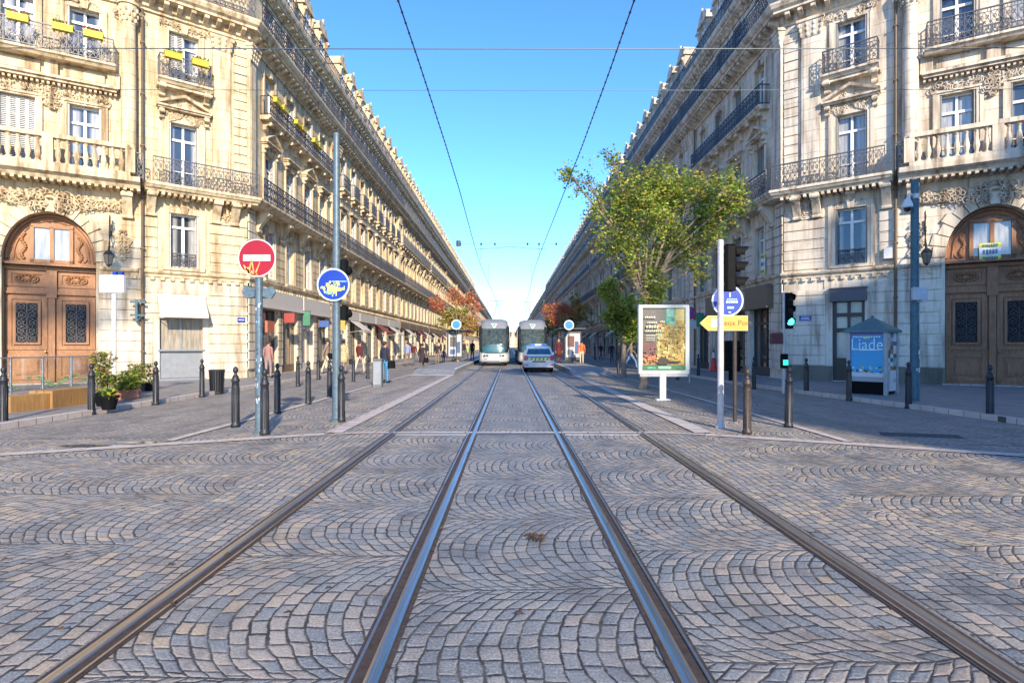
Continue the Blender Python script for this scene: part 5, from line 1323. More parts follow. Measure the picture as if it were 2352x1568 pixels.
# ------------------------------------------------------------------ right side furniture
Yp = P(1655, 982); t = thing("traffic_light", "white traffic light pole on the right with a big black side-on signal head", "traffic light", Yp)
mb = MB(); mb.tube([(0, 0, 0), (0, 0, HZ(553, Yp.y))], .058, 16); mb.lathe((0, 0, 0), [(.10, 0), (.10, .02), (.066, .12)], 16); mb.lathe((0, 0, HZ(553, Yp.y)), [(.06, 0), (.045, .02), (.01, .03)], 16); mb.build("pole", POLEW, t)
k = Yp.y/F_PX
def sighead(parent, x0, z0, z1, w, vis, n=3, lens_mats=None, sgn=1):
    hh = (z1-z0)/n
    mb = MB(); mb.cbox(min(x0, x0+sgn*w), max(x0, x0+sgn*w), -.13, .13, z0, z1, .03)
    for i in range(n+1): mb.box(x0-.0, x0+sgn*(w+.008), -.135, .135, z0+hh*i-.006 if i else z0, z0+hh*i+.006 if i < n else z1)
    hd = mb.build("signal_head", BLACK, parent)
    for i in range(n):
        zc = z0+hh*(i+.5); v = MB(); r = hh*.44; m = 16
        vs = []; 
        for j in range(m+1):
            a = math.pi*(-.15+1.3*j/m); ext = vis*(.60+.40*max(0, math.sin(a)))
            for e, rr in ((0, r), (ext, r*.96), (ext, r*.90), (0, r*.92)): vs.append((x0+sgn*(w+e), rr*math.cos(a), zc+rr*math.sin(a)))
        fs = [(j*4+q, j*4+(q+1) % 4, (j+1)*4+(q+1) % 4, (j+1)*4+q) for j in range(m) for q in range(4)]
        v.add(vs, fs); v.build("visor", BLACK, hd)
        l = MB(); l.add([(x0+sgn*(w+.004+.02*(1 if j == 0 else 0)), (0 if j == 0 else r*.9*math.cos(2*math.pi*j/16)), zc+(0 if j == 0 else r*.9*math.sin(2*math.pi*j/16))) for j in range(17)], [(0, j, j % 16+1) for j in range(1, 17)])
        l.build("lens", (lens_mats or [DARKGL]*3)[i], hd)
    return hd
sighead(t, .065, HZ(668, Yp.y), HZ(563, Yp.y), .19, .27)
mb = MB(); mb.box(.02, .08, -.03, .03, HZ(655, Yp.y), HZ(650, Yp.y)); mb.box(.02, .08, -.03, .03, HZ(580, Yp.y), HZ(575, Yp.y)); mb.build("bracket", GREYM, t)
# second signal box behind, on its own short black post
Yp2 = P(1679, 880); t = thing("pedestrian_signal", "black signal box on a short post behind the white traffic light pole", "pedestrian signal", Yp2)
mb = MB(); mb.tube([(0, 0, 0), (0, 0, HZ(842, Yp2.y))], .10, 10); mb.build("post", BLACK, t)
mb = MB(); kk = Yp2.y/F_PX
mb.cbox(-15*kk, 18*kk, -.2, .2, HZ(852, Yp2.y), HZ(782, Yp2.y), .05)
for z in (848, 826, 804): mb.box(-17*kk, 20*kk, -.26, .2, HZ(z-2, Yp2.y), HZ(z-7, Yp2.y))
mb.build("signal_head", BLACK, t)
# blue round sign + yellow direction arrow on a grey post just behind
Yp = P(1690, 968); k = Yp.y/F_PX
t = thing("direction_sign", "round blue sign above a yellow left-pointing arrow board on a grey post", "direction sign", Yp)
mb = MB(); mb.tube([(0, .05, 0), (0, .05, HZ(660, Yp.y))], .04, 12); mb.build("post", BOLLB, t)
zc = HZ(690, Yp.y); rs = 36.5*k
mb = MB(); mb.disc((0, 0), rs, -.006, 0, 44, 1); mb.disc((0, 0), rs*.90, -.0095, -.0065, 44, 0)
o = mb.build("sign_plate", [BLUE, simple("sign_white_rim", (.62, .68, .80), .35)], t, mw=Matrix.Translation(((1671-1690)*k, 0, zc)))
tx = MB()
for x0, x1, z0, z1 in ((-.05, .62, .05, .11), (-.10, .66, -.16, -.02), (-.02, .40, -.52, -.38), (.05, .22, -.78, -.70), (.1, .2, .2, .5)):
    n_ = 5 if x1-x0 > .3 else 2
    for i in range(n_):
        a = x0+(x1-x0)*i/n_; b = x0+(x1-x0)*(i+.8)/n_; tx.box(a*rs, b*rs, -.0125, -.0100, z0*rs, z1*rs)
tx.build("lettering", simple("sign_lettering_pale_blue", (.42, .62, .9), .4), o)
zc = HZ(742, Yp.y); hw = 17*k
mb = MB(); xr = (1717-1690)*k; xl = (1607-1690)*k
pl = [(xr, zc-hw), (xr, zc+hw), (xl+hw*1.1, zc+hw), (xl, zc), (xl+hw*1.1, zc-hw)]
mb.prism(pl, 1, -.012, 0, 1); cx = (xr+xl)/2
mb.prism([(cx+(a-cx)*.985, zc+(b-zc)*.90) for a, b in pl], 1, -.016, -.0125, 0)
mb.box(xl+hw*1.5, xl+hw*2.6, -.019, -.0165, zc-hw*.55, zc+hw*.6, 2)
mb.box(xl+hw*1.75, xl+hw*2.3, -.0215, -.0195, zc-hw*.3, zc+hw*.35, 3)
ab = mb.build("arrow_board", [YEL, simple("arrow_board_edge", (.85, .68, .25), .5), WHITE, simple("pale_blue_pictogram", (.45, .55, .7))], t)
text_mesh("Vieux Port", hw*1.05, simple("dark_olive_letters", (.10, .07, .01)), "lettering", ab, Matrix.Translation(((xl+hw*2.9+xr)/2, -.018, zc)) @ STANDUP)
# --- advertising panel
Yp = P(1522, 918); k = Yp.y/F_PX
t = thing("advertising_panel", "white framed advertising panel with a brown and yellow poster on one leg", "advertising panel", Yp)
zb, zt = HZ(858, Yp.y), HZ(700, Yp.y); x0, x1 = (1466-1522)*k, (1582-1522)*k
mb = MB(); mb.cbox(-.09, .09, -.06, .06, 0, zb, .02); mb.cbox(-.2, .2, -.12, .12, 0, .03, .01); mb.build("leg", WHITE, t)
mb = MB(); fw = 9*k
mb.cbox(x0, x1, -.06, .10, zb, zb+fw, .01); mb.cbox(x0, x1, -.06, .10, zt-fw*.8, zt, .01); mb.box(x0, x0+fw, -.06, .10, zb+fw, zt-fw*.8); mb.box(x1-fw, x1, -.06, .10, zb+fw, zt-fw*.8)
mb.box(x0+fw, x1-fw, .0, .09, zb+fw, zt-fw*.8)
mb.build("frame", simple("pale_green_white_metal", (.42, .45, .43), .35, 0, .04), t)
mb = MB(); mb.box(x0+.04, x1-.04, -.05, .09, zb-.08, zb); mb.build("under_tray", GREYM, t)
pw, ph = x1-x0-2*fw, zt-zb-1.8*fw; PX, PZ = x0+fw, zb+fw
def poster_cells(name, cells, parent, PX, PZ, pw, ph, y0=-.004):
    mb = MB(); mats = []
    for i, (a, b, c, d, mt) in enumerate(cells):
        if mt not in mats: mats.append(mt)
        y = y0-.0004*(i+1); mb.add([(PX+a*pw, y, PZ+c*ph), (PX+b*pw, y, PZ+c*ph), (PX+b*pw, y, PZ+d*ph), (PX+a*pw, y, PZ+d*ph)], [(0,1,2,3)], mats.index(mt))
    return mb.build(name, mats, parent)
cD = simple("poster_brown_grey", (.095, .085, .075), .4, 0, .25, 6); cG = simple("poster_green", (.06, .30, .18), .4, 0, .4, 9); cGp = simple("poster_mint", (.22, .40, .32), .4, 0, .2, 9)
cY = simple("poster_yellow", (.38, .26, .06), .4, 0, .35, 9); cYl = simple("poster_cream_yellow", (.48, .40, .14), .4, 0, .2, 9); cO = simple("poster_orange", (.48, .14, .06), .4, 0, .4, 7); cR = simple("poster_maroon", (.13, .05, .045), .4, 0, .3, 7)
cK = simple("poster_black_brown", (.035, .02, .012), .4, 0, .4, 9); cW = simple("poster_grey_white", (.42, .41, .40), .4, 0, .1, 30); cF = simple("poster_forest_green", (.03, .12, .05), .4, 0, .5, 12); cB = simple("poster_tan", (.30, .17, .05), .4, 0, .4, 12)
cells = [(0, 1, 0, 1, cD), (0, .32, .22, .45, cR), (0, .32, .12, .24, cO), (.02, .30, .08, .15, cB), (.34, 1, .08, .98, cY), (.34, .58, .68, 1, cD), (.56, .76, .74, 1, cG), (.58, .74, .86, 1, cGp), (.64, .78, .70, .78, cGp), (.78, 1, .80, 1, cYl)]
r_ = random.Random(3)
for i in range(150):                                    # broken brush-like dabs of the poster picture
    a = r_.uniform(.34, .98); c = r_.uniform(.1, .72); w = r_.uniform(.02, .07); h = r_.uniform(.02, .06)
    cells.append((a-w/2, min(1, a+w), c, c+h, r_.choice((cY, cYl, cYl, cB, cY, cGp if a < .45 else cY))))
for i in range(46):
    a = r_.uniform(0, .30); c = r_.uniform(.11, .34); cells.append((a, min(.34, a+r_.uniform(.03, .08)), c, c+.03, r_.choice((cO, cR, cO, cB)) if c < .22 else cR))
cells += [(.36, .60, .09, .18, cK), (.40, .55, .17, .20, cK), (.60, .88, .115, .145, cK), (.70, .74, .44, .50, cB), (.82, .86, .44, .50, cB), (.0, 1, 0, .075, cF), (.36, .66, .02, .06, cGp), (.1, .3, .02, .05, cG)]
for (a, b, z, h, n_) in ((.05, .30, .85, .035, 6), (.10, .34, .765, .03, 6), (.08, .38, .70, .05, 5), (.06, .44, .63, .035, 8), (.08, .30, .555, .02, 8), (.06, .28, .515, .02, 8), (.06, .28, .48, .012, 8), (.40, .52, .78, .03, 3)):
    for i in range(n_):
        w = (b-a)/n_; cells.append((a+w*i, a+w*(i+.72), z-h/2, z+h/2*(1 if i % 2 else .6), cW if i % 3 else cYl))
poster_cells("poster", cells, t, PX, PZ, pw, ph, -.001)
# --- kiosk column with pyramid roof
Yp = P(2004, 903, .1); t = thing("poster_kiosk", "square poster kiosk with teal pyramid roof and a bright blue poster", "poster kiosk", Yp, R(-49))
w = .49; ztop = HZ(764, Yp.y)-.1; apex = HZ(727, Yp.y)-.1
mb = MB()
for sx in (-1, 1):
    for sy in (-1, 1): mb.box(sx*w-.05, sx*w+.05, sy*w-.05, sy*w+.05, 0, ztop)
mb.box(-w, w, -w, w, .38, .50); mb.box(-w+.02, w-.02, -w+.02, w-.02, .5, ztop); mb.build("body", simple("kiosk_pale_metal", (.34, .34, .36), .4), t)
mb = MB(); mb.box(-w+.03, w-.03, -w+.06, w-.06, 0, .38); mb.build("base", BLACK, t)
mb = MB(); e = w+.12; mb.add([(-e, -e, ztop), (e, -e, ztop), (e, e, ztop), (-e, e, ztop), (-e, -e, ztop+.07), (e, -e, ztop+.07), (e, e, ztop+.07), (-e, e, ztop+.07), (0, 0, apex)], [(0,3,2,1),(0,1,5,4),(1,2,6,5),(2,3,7,6),(3,0,4,7),(4,5,8),(5,6,8),(6,7,8),(7,4,8)])
mb.lathe((0, 0, apex-.03), [(.05, 0), (.03, .06), (.005, .08)], 8)
mb.build("roof", simple("teal_roof_metal", (.055, .15, .17), .45, .2, .15), t)
m_, nt_, bs_ = nmat("sea_blue_poster"); tcn = nt_.nodes.new("ShaderNodeTexCoord"); zz = sepxyz(nt_, tcn.outputs["Object"])[2]
nt_.links.new(ramp(nt_, mapr(nt_, zz, .6, 2.4), [(0, (.02, .36, .62)), (.5, (.015, .28, .56)), (.8, (.008, .09, .38)), (1, (.005, .03, .22))]), bs_.inputs["Base Color"]); bs_.inputs["Roughness"].default_value = .25; POSTB = m_
cPu = simple("poster_purple", (.22, .06, .30), .4); cLy = simple("poster_lime", (.5, .6, .2), .4); cSk = simple("poster_pale_blue", (.55, .75, .85), .4); cNv = simple("poster_navy", (.05, .10, .22), .4)
ph = ztop-.52
cells = [(0, 1, .10, .96, POSTB), (0, 1, .96, 1, cPu), (0, 1, 0, .10, WHITE)]
for i in range(26): a = r_.uniform(0, .9); c = r_.uniform(.08, .20); cells.append((a, a+r_.uniform(.03, .1), c, c+r_.uniform(.02, .07), r_.choice((cNv, cSk, cYl, cD, cSk, cGp))))
for i in range(11): cells.append((.07+.078*i, .07+.078*i+.055, .885, .92, cSk))
cells += [(.40, .58, .86, .90, cLy), (.24, .88, .595, .62, cSk)]
pp = poster_cells("poster", cells, t, -w+.055, .52, 2*w-.11, ph, -w-.004)
text_mesh("Liade", .41, cSk, "lettering", pp, Matrix.Translation((0, -w-.022, .52+ph*.72)) @ Matrix.Diagonal((1, 1, 1.25, 1)) @ STANDUP, .003)
cells = []
for j in range(14):
    for i in range(3): cells.append((i/3, (i+1)/3, j/14, (j+1)/14, r_.choice((cD, cW, WHITE, cR, cGp, cNv, cB, WHITE)) if j > 3 else r_.choice((WHITE, cW, WHITE))))
pb = poster_cells("bill_collage", cells, t, -w+.055, .1, 2*w-.11, ph+.4, -w-.004); pb.matrix_local = Matrix.Rotation(R(90), 4, 'Z')
# --- teal pole with camera
Yp = P(2101, 929); k = Yp.y/F_PX; H_ = HZ(420, Yp.y)
t = thing("camera_pole", "tall teal steel pole with white dome camera and grey box at the right", "camera pole", Yp)
mb = MB(); mb.tube([(0, 0, 0), (0, 0, 1.2), (0, 0, H_)], [.112, .105, .092], 18); mb.lathe((0, 0, 0), [(.17, 0), (.17, .03), (.12, .06)], 18); mb.lathe((0, 0, H_), [(.10, 0), (.10, .06), (.03, .10)], 18); mb.lathe((0, 0, 1.5), [(.115, 0), (.115, .04)], 18); mb.build("pole", GALVD, t)
mb = MB(); zc = HZ(452, Yp.y); mb.tube([(-.06, -.05, zc), (-.18, -.1, zc+.05), (-.24, -.1, zc+.02), (-.26, -.1, zc-.08)], .028, 8); mb.lathe((-.26, -.1, zc-.32), [(.10, 0), (.13, .02), (.12, .10), (.08, .20), (.03, .26)], 14); mb.box(-.08, .02, -.13, -.04, zc-.06, zc+.06); mb.build("camera_housing", WHITE, t)
mb = MB(); mb.lathe((-.26, -.1, zc-.42), [(.01, 0), (.07, .03), (.10, .10)], 14); mb.build("camera_dome", DARKGL, t)
mb = MB(); zc = HZ(676, Yp.y); mb.cbox(-.16, .22, -.20, -.08, zc-.16, zc+.17, .015); mb.box(.05, .20, -.18, -.08, zc-.22, zc-.16); mb.build("control_box", simple("pale_grey_box", (.42, .45, .50), .5), t)
mb = MB(); r_ = random.Random(14)
for kk in range(12):
    z = r_.uniform(.6, 3.0); a = r_.uniform(-2.4, -.9); w_ = r_.uniform(.3, .7); h = r_.uniform(.05, .13)
    mb.add([(.112*math.cos(a+w_*i/3), .112*math.sin(a+w_*i/3), z+h*j) for j in (0, 1) for i in range(4)], [(i, i+1, 5+i, 4+i) for i in range(3)], kk % 2)
mb.build("stickers", [WHITE, simple("dark_teal_sticker", (.03, .10, .13))], t)
# --- green traffic light
Yp = P(1800, 903); k = Yp.y/F_PX
t = thing("traffic_light", "slim traffic light showing green in front of the pale corner wall", "traffic light", Yp)
GLOW = simple("lit_green_lens", (.02, .5, .35), .3, 0, .05, 6, 0, ((.05, .85, .6), 2.5)); GLOWR = simple("dim_red_lens", (.25, .01, .01), .3)
mb = MB(); mb.tube([(0, 0, 0), (0, 0, .95)], .06, 12); mb.build("base", POLEW, t); mb = MB(); mb.tube([(0, 0, .95), (0, 0, HZ(672, Yp.y))], .045, 12); mb.build("pole", POLEW, t)
z0, z1 = HZ(752, Yp.y), HZ(672, Yp.y); hd = MB(); hd.cbox(.02, .30, -.06, .22, z0-.04, z1, .03); h_ = hd.build("signal_head", BLACK, t)
for i in range(3):
    zc = z0+(z1-z0)*(i+.5)/3; v = MB(); r = .13; vs = []; m = 14
    for j in range(m+1):
        a = math.pi*(-.15+1.3*j/m); e = .22*(.4+.6*max(0, math.sin(a)))
        for yy, rr in ((-.06, r), (-.06-e, r*.97), (-.06-e, r*.9), (-.06, r*.92)): vs.append((.19+rr*math.cos(a), yy, zc+rr*math.sin(a)))
    v.add(vs, [(j*4+q, j*4+(q+1) % 4, (j+1)*4+(q+1) % 4, (j+1)*4+q) for j in range(m) for q in range(4)]); v.build("visor", BLACK, h_)
    l = MB(); l.disc((.19, zc), .115, -.075, -.062, 18); l.build("lens", GLOW if i == 0 else DARKGL, h_)
mb = MB(); mb.cbox(-.42, -.06, -.1, .12, HZ(790, Yp.y), HZ(764, Yp.y), .03); mb.box(-.06, .0, -.02, .02, HZ(778, Yp.y), HZ(774, Yp.y)); mb.build("repeater_box", simple("maroon_plastic", (.10, .02, .02), .5), t)
mb = MB(); mb.cbox(-.10, .10, -.12, .05, HZ(845, Yp.y), HZ(812, Yp.y), .02); h2 = mb.build("pedestrian_head", BLACK, t); mb = MB(); mb.box(-.075, .085, -.127, -.121, HZ(838, Yp.y), HZ(826, Yp.y)); mb.build("lens", simple("lit_green_figure", (.02, .4, .25), .3, 0, .05, 6, 0, ((.03, .6, .35), 1.0)), h2)
# no parking sign and cone
Yp = P(1584, 880); t = thing("no_parking_sign", "small blue and red round parking sign right of the advertising panel", "road sign", Yp)
mb = MB(); mb.tube([(0, .03, 0), (0, .03, HZ(705, Yp.y))], .04, 8); mb.build("post", GREYM, t); rs = 15*Yp.y/F_PX
mb = MB(); mb.disc((0, 0), rs, -.006, 0, 28, 0); mb.disc((0, 0), rs*.74, -.010, -.0065, 28, 1)
for sg in (-1, 1): mb.add([(-rs*.6, -.0125, sg*rs*.5), (-rs*.48, -.0125, sg*rs*.62), (rs*.6, -.0125, -sg*rs*.5), (rs*.48, -.0125, -sg*rs*.62)], [(0,1,2,3)], 0)
mb.build("sign_plate", [RED, BLUE], t, mw=Matrix.Translation((0, 0, HZ(719, Yp.y))))
mb = MB(); mb.box(-.28, .28, -.01, 0, HZ(755, Yp.y), HZ(735, Yp.y)); mb.build("sub_plate", GREYM, t)
Yp = P(1639, 852, .1); t = thing("traffic_cone", "red traffic cone with pale top on the right pavement", "traffic cone", Yp)
mb = MB(); mb.cbox(-.3, .3, -.3, .3, 0, .06, .03); mb.lathe((0, 0, .06), [(.22, 0), (.15, .35), (.13, .5), (.09, .8), (.05, 1.15), (.04, 1.2)], 16); mb.build("cone", simple("cone_red", (.62, .05, .05), .5), t)
mb = MB(); mb.lathe((0, 0, .06), [(.112, .70), (.072, 1.02)], 16); mb.build("reflective_band", WHITE, t)

# ------------------------------------------------------------------ overhead wires
def wire(name, label, pts, r, cat, beads=0, group=None):
    mb = MB(); mb.tube(pts, r, 5)
    if beads:
        pts = [Vector(p) for p in pts]
        for a, b in zip(pts, pts[1:]):
            n = max(1, int((b-a).length/beads))
            for i in range(n): c = a.lerp(b, i/n); mb.lump(tuple(c), (r*1.9, r*2.6, r*1.9))
    return tag(mb.build(name, WIRE), label, cat, group)
for x, l in ((-1.52, "left contact wire running the length of the street over the left track"), (1.50, "right contact wire running the length of the street over the right track")):
    pts = []
    for k in range(60):
        Y = -5+k*3.5; s = abs(((Y+5) % 21)/21-.5)*2; pts.append((x+.10*math.sin(Y*.15), Y, 6.0-.04*(1-s*s)))
    wire("contact_wire", l, pts, .0105, "overhead wire", .24, "overhead contact wires")
SW = [(10.35, 7.0, 113), (13.0, 7.4, 208), (29.5, 6.9, 560), (40, 7.3, 607), (64, 7.2, 0), (90, 7.2, 0)]
for i, (Y, z, py) in enumerate(SW):
    if py: z = HZ(py, Y)
    X0 = 24 if Y < 25 else 12
    pts = [(-X0+2*X0*k/24, Y, z+.22*((2*k/24-1)**2)*(1 if X0 < 20 else .6)) for k in range(25)]
    m = MB(); m.tube(pts, .006 if i else .009, 5)
    if py == 560:
        for x in (-2.6, -1.52, -.8, .9, 1.5, 2.4): m.lathe((x, Y, z-.07), [(.03, 0), (.06, .03), (.03, .06), (.06, .09), (.03, .12)], 8)
        m.tube([(-1.8, Y, z-.28), (-.7, Y, z-.22), (0, Y, z-.14), (.8, Y, z-.22), (1.9, Y, z-.28)], .016, 5); m.lathe((-2.7, Y, z-.12), [(.12, 0), (.12, .28)], 8)
    if Y > 20:
        for x in (-1.52, 1.50): m.tube([(x, Y, z+.02), (x, Y, 6.0)], .008, 4)
    tag(m.build("span_wire", WIRE), "%s span wire stretched across the street between the facades" % ["nearest and thickest", "second", "third, with insulators on it, the", "fourth", "fifth, faint distant", "farthest"][i], "overhead wire", "span wires across the street")

# ------------------------------------------------------------------ trees
def blob(r_): 
    while True:
        v = Vector((r_.uniform(-1, 1), r_.uniform(-1, 1), r_.uniform(-1, 1)))
        if .05 < v.length < 1: return v
def tree(label, loc, trunk_r, fork, blobs, nleaf, mats, seed, leaf=.085, limbs=True, name="plane_tree"):
    """blobs: (dx,dy,z,r,density)"""
    r_ = random.Random(seed); t = thing(name, label, "tree", loc); tr = MB(); nleaf = int(nleaf)
    tr.tube([(0, 0, 0), (.02, 0, .25), (.0, .02, fork*.5), (.05, 0, fork)], [trunk_r*1.35, trunk_r, trunk_r*.88, trunk_r*.75], 12)
    tips = []
    for bx, by, bz, br, dn in blobs:
        mid = (bx*.35+r_.uniform(-.15, .15), by*.35, fork+(bz-fork)*.5); L = math.dist((0, 0, fork), (bx, by, bz))
        r0 = min(trunk_r*.42, .018+.012*L)
        tr.tube([(.05, 0, fork-.15), mid, (bx, by, bz)], [r0, r0*.7, r0*.35], 7)
        for k in range(6):
            v = blob(r_)*br; q = (bx+v.x, by+v.y, bz+v.z*.9); tr.tube([(bx*.7+mid[0]*.3, by*.7, bz*.7+mid[2]*.3) if k % 2 else (bx, by, bz), ((bx+q[0])/2, (by+q[1])/2+.05, (bz+q[2])/2+.1), q], [r0*.35, r0*.22, .006], 5)
            tips.append((Vector(q), br*.38, dn))
        tips.append((Vector((bx, by, bz)), br*.6, dn))
    tr.build("trunk", BARK, t)
    # leaves hang in many small sprays around the twig ends
    sprays = []
    tot = sum(b*b*d for _, b, d in tips)
    for c, b, d in tips:
        m = max(3, int(nleaf/14*b*b*d/tot))
        for k in range(m): sprays.append((c+blob(r_)*b*1.7, b))
    g = MB()
    for c, b in sprays:
        ax = blob(r_).normalized(); cl = r_.random(); mi = 0 if cl < .45 else (1 if cl < .75 else (2 if cl < .92 else 3)); sp = r_.uniform(.08, .26)
        for k in range(14):
            p = c+ax*r_.uniform(-1, 1)*sp*1.6+blob(r_)*sp; p.z -= .04
            a = r_.uniform(0, 6.28); q = leaf*r_.uniform(.6, 1.35)
            d = Vector((math.cos(a), math.sin(a), r_.uniform(-.9, .5))).normalized()*q; w = d.cross(blob(r_)).normalized()*q*.55
            g.add([p-d, p+w-d*.1, p+d, p-w-d*.1], [(0,1,2,3)], mi if r_.random() < .75 else r_.randrange(4))
    g.build("crown", mats, t)
    return t
tp = P(1478, 893)
kx = tp.y/F_PX
def bl(px, py, r, dn=1.0, dy=0.0): return ((px-1478)*kx, dy, HZ(py, tp.y), r*kx, dn)
tree("leafy green tree with a forked trunk behind the white framed advertising panel", tp, .15, 3.3,
     [bl(1470, 430, 62, 1.1), bl(1540, 420, 62, 1.2, .5), bl(1610, 440, 62, 1.1, .2), bl(1665, 470, 46, .8, -.2), bl(1420, 480, 52, 1, .3), bl(1480, 500, 62, 1, -.6), bl(1560, 510, 64, 1, .6), bl(1640, 520, 48, .7),
      bl(1390, 550, 42, .8), bl(1450, 580, 44, .7, -.3), bl(1540, 590, 50, .7, .5), bl(1610, 575, 40, .4), bl(1350, 420, 34, .55), bl(1405, 360, 26, .40), bl(1305, 400, 16, .18), bl(1500, 660, 26, .7), bl(1370, 470, 32, .6), bl(1690, 410, 24, .25), bl(1505, 640, 26, 1.2), bl(1500, 680, 20, 1.6), bl(1440, 620, 26, .6), bl(1490, 700, 20, .9), bl(1590, 620, 26, .4)],
     23000, LEAF, 5, .058)
tq = P(1432, 868); k2 = tq.y/F_PX
tree("smaller bushy green tree farther back left of the advertising panel", tq, .13, 1.9,
     [((px-1432)*k2, 0, HZ(py, tq.y), r*k2, 1) for px, py, r in ((1400, 665, 24), (1425, 700, 30), (1450, 740, 30), (1405, 725, 24), (1440, 770, 20), (1560, 680, 22))][:5], 8000, LEAF, 8, .07)
tq = P(1051, 838); k2 = tq.y/F_PX
tree("rust red autumn tree on the left tram platform", tq, .12, 3.2,
     [((px-1051)*k2, 0, HZ(py, tq.y), r*k2, d) for px, py, r, d in ((1012, 694, 20, 1), (1045, 676, 18, 1.1), (1073, 684, 19, 1.1), (1093, 705, 14, .9), (1085, 730, 12, .4))], 3800, LRED, 9, .065, name="autumn_tree")
tq = P(1284, 834); k2 = tq.y/F_PX
tree("orange red autumn tree on the right behind the tram stop", tq, .12, 3.2,
     [((px-1284)*k2, 0, HZ(py, tq.y), r*k2, d) for px, py, r, d in ((1262, 714, 16, 1), (1286, 704, 18, 1.1), (1308, 717, 14, .9), (1272, 736, 13, .9))], 3400, LRED, 10, .07, name="autumn_tree")
for i, (x, Y, l, ms) in enumerate(((-6.8, 70, "olive autumn tree beyond the left tram stop", (LEAF[3], LEAF[1], LRED[2], LEAF[0])), (6.6, 60, "ochre and green tree beyond the right tram stop", (LRED[2], LEAF[3], LEAF[0], LRED[1])), (-6.8, 95, "far ochre tree on the left side of the street", (LRED[2], LRED[1], LEAF[3], LEAF[1])), (6.8, 92, "far green tree on the right side of the street", (LEAF[0], LEAF[3], LEAF[2], LEAF[1])))):
    tree(l, (x, Y, 0), .14, 2.6, [(-1, 0, 4.6, 1.2, 1), (.9, .3, 4.9, 1.3, 1), (0, 0, 5.9, 1.2, 1), (.2, 0, 4.2, .9, .6)], 2600, ms, 20+i, .13)
# a plane tree of the square, behind the viewpoint: its shade falls on the left portal
tree("tall plane tree behind the viewpoint whose shade dapples the left portal", (-8.8, -7.2, 0), .35, 11, [(-1.2, 0, 17.6, 1.5, .5), (1.2, .6, 18.6, 1.3, .45), (-.2, 1, 16.4, 1.0, .4)], 900, LEAF, 31, .2)

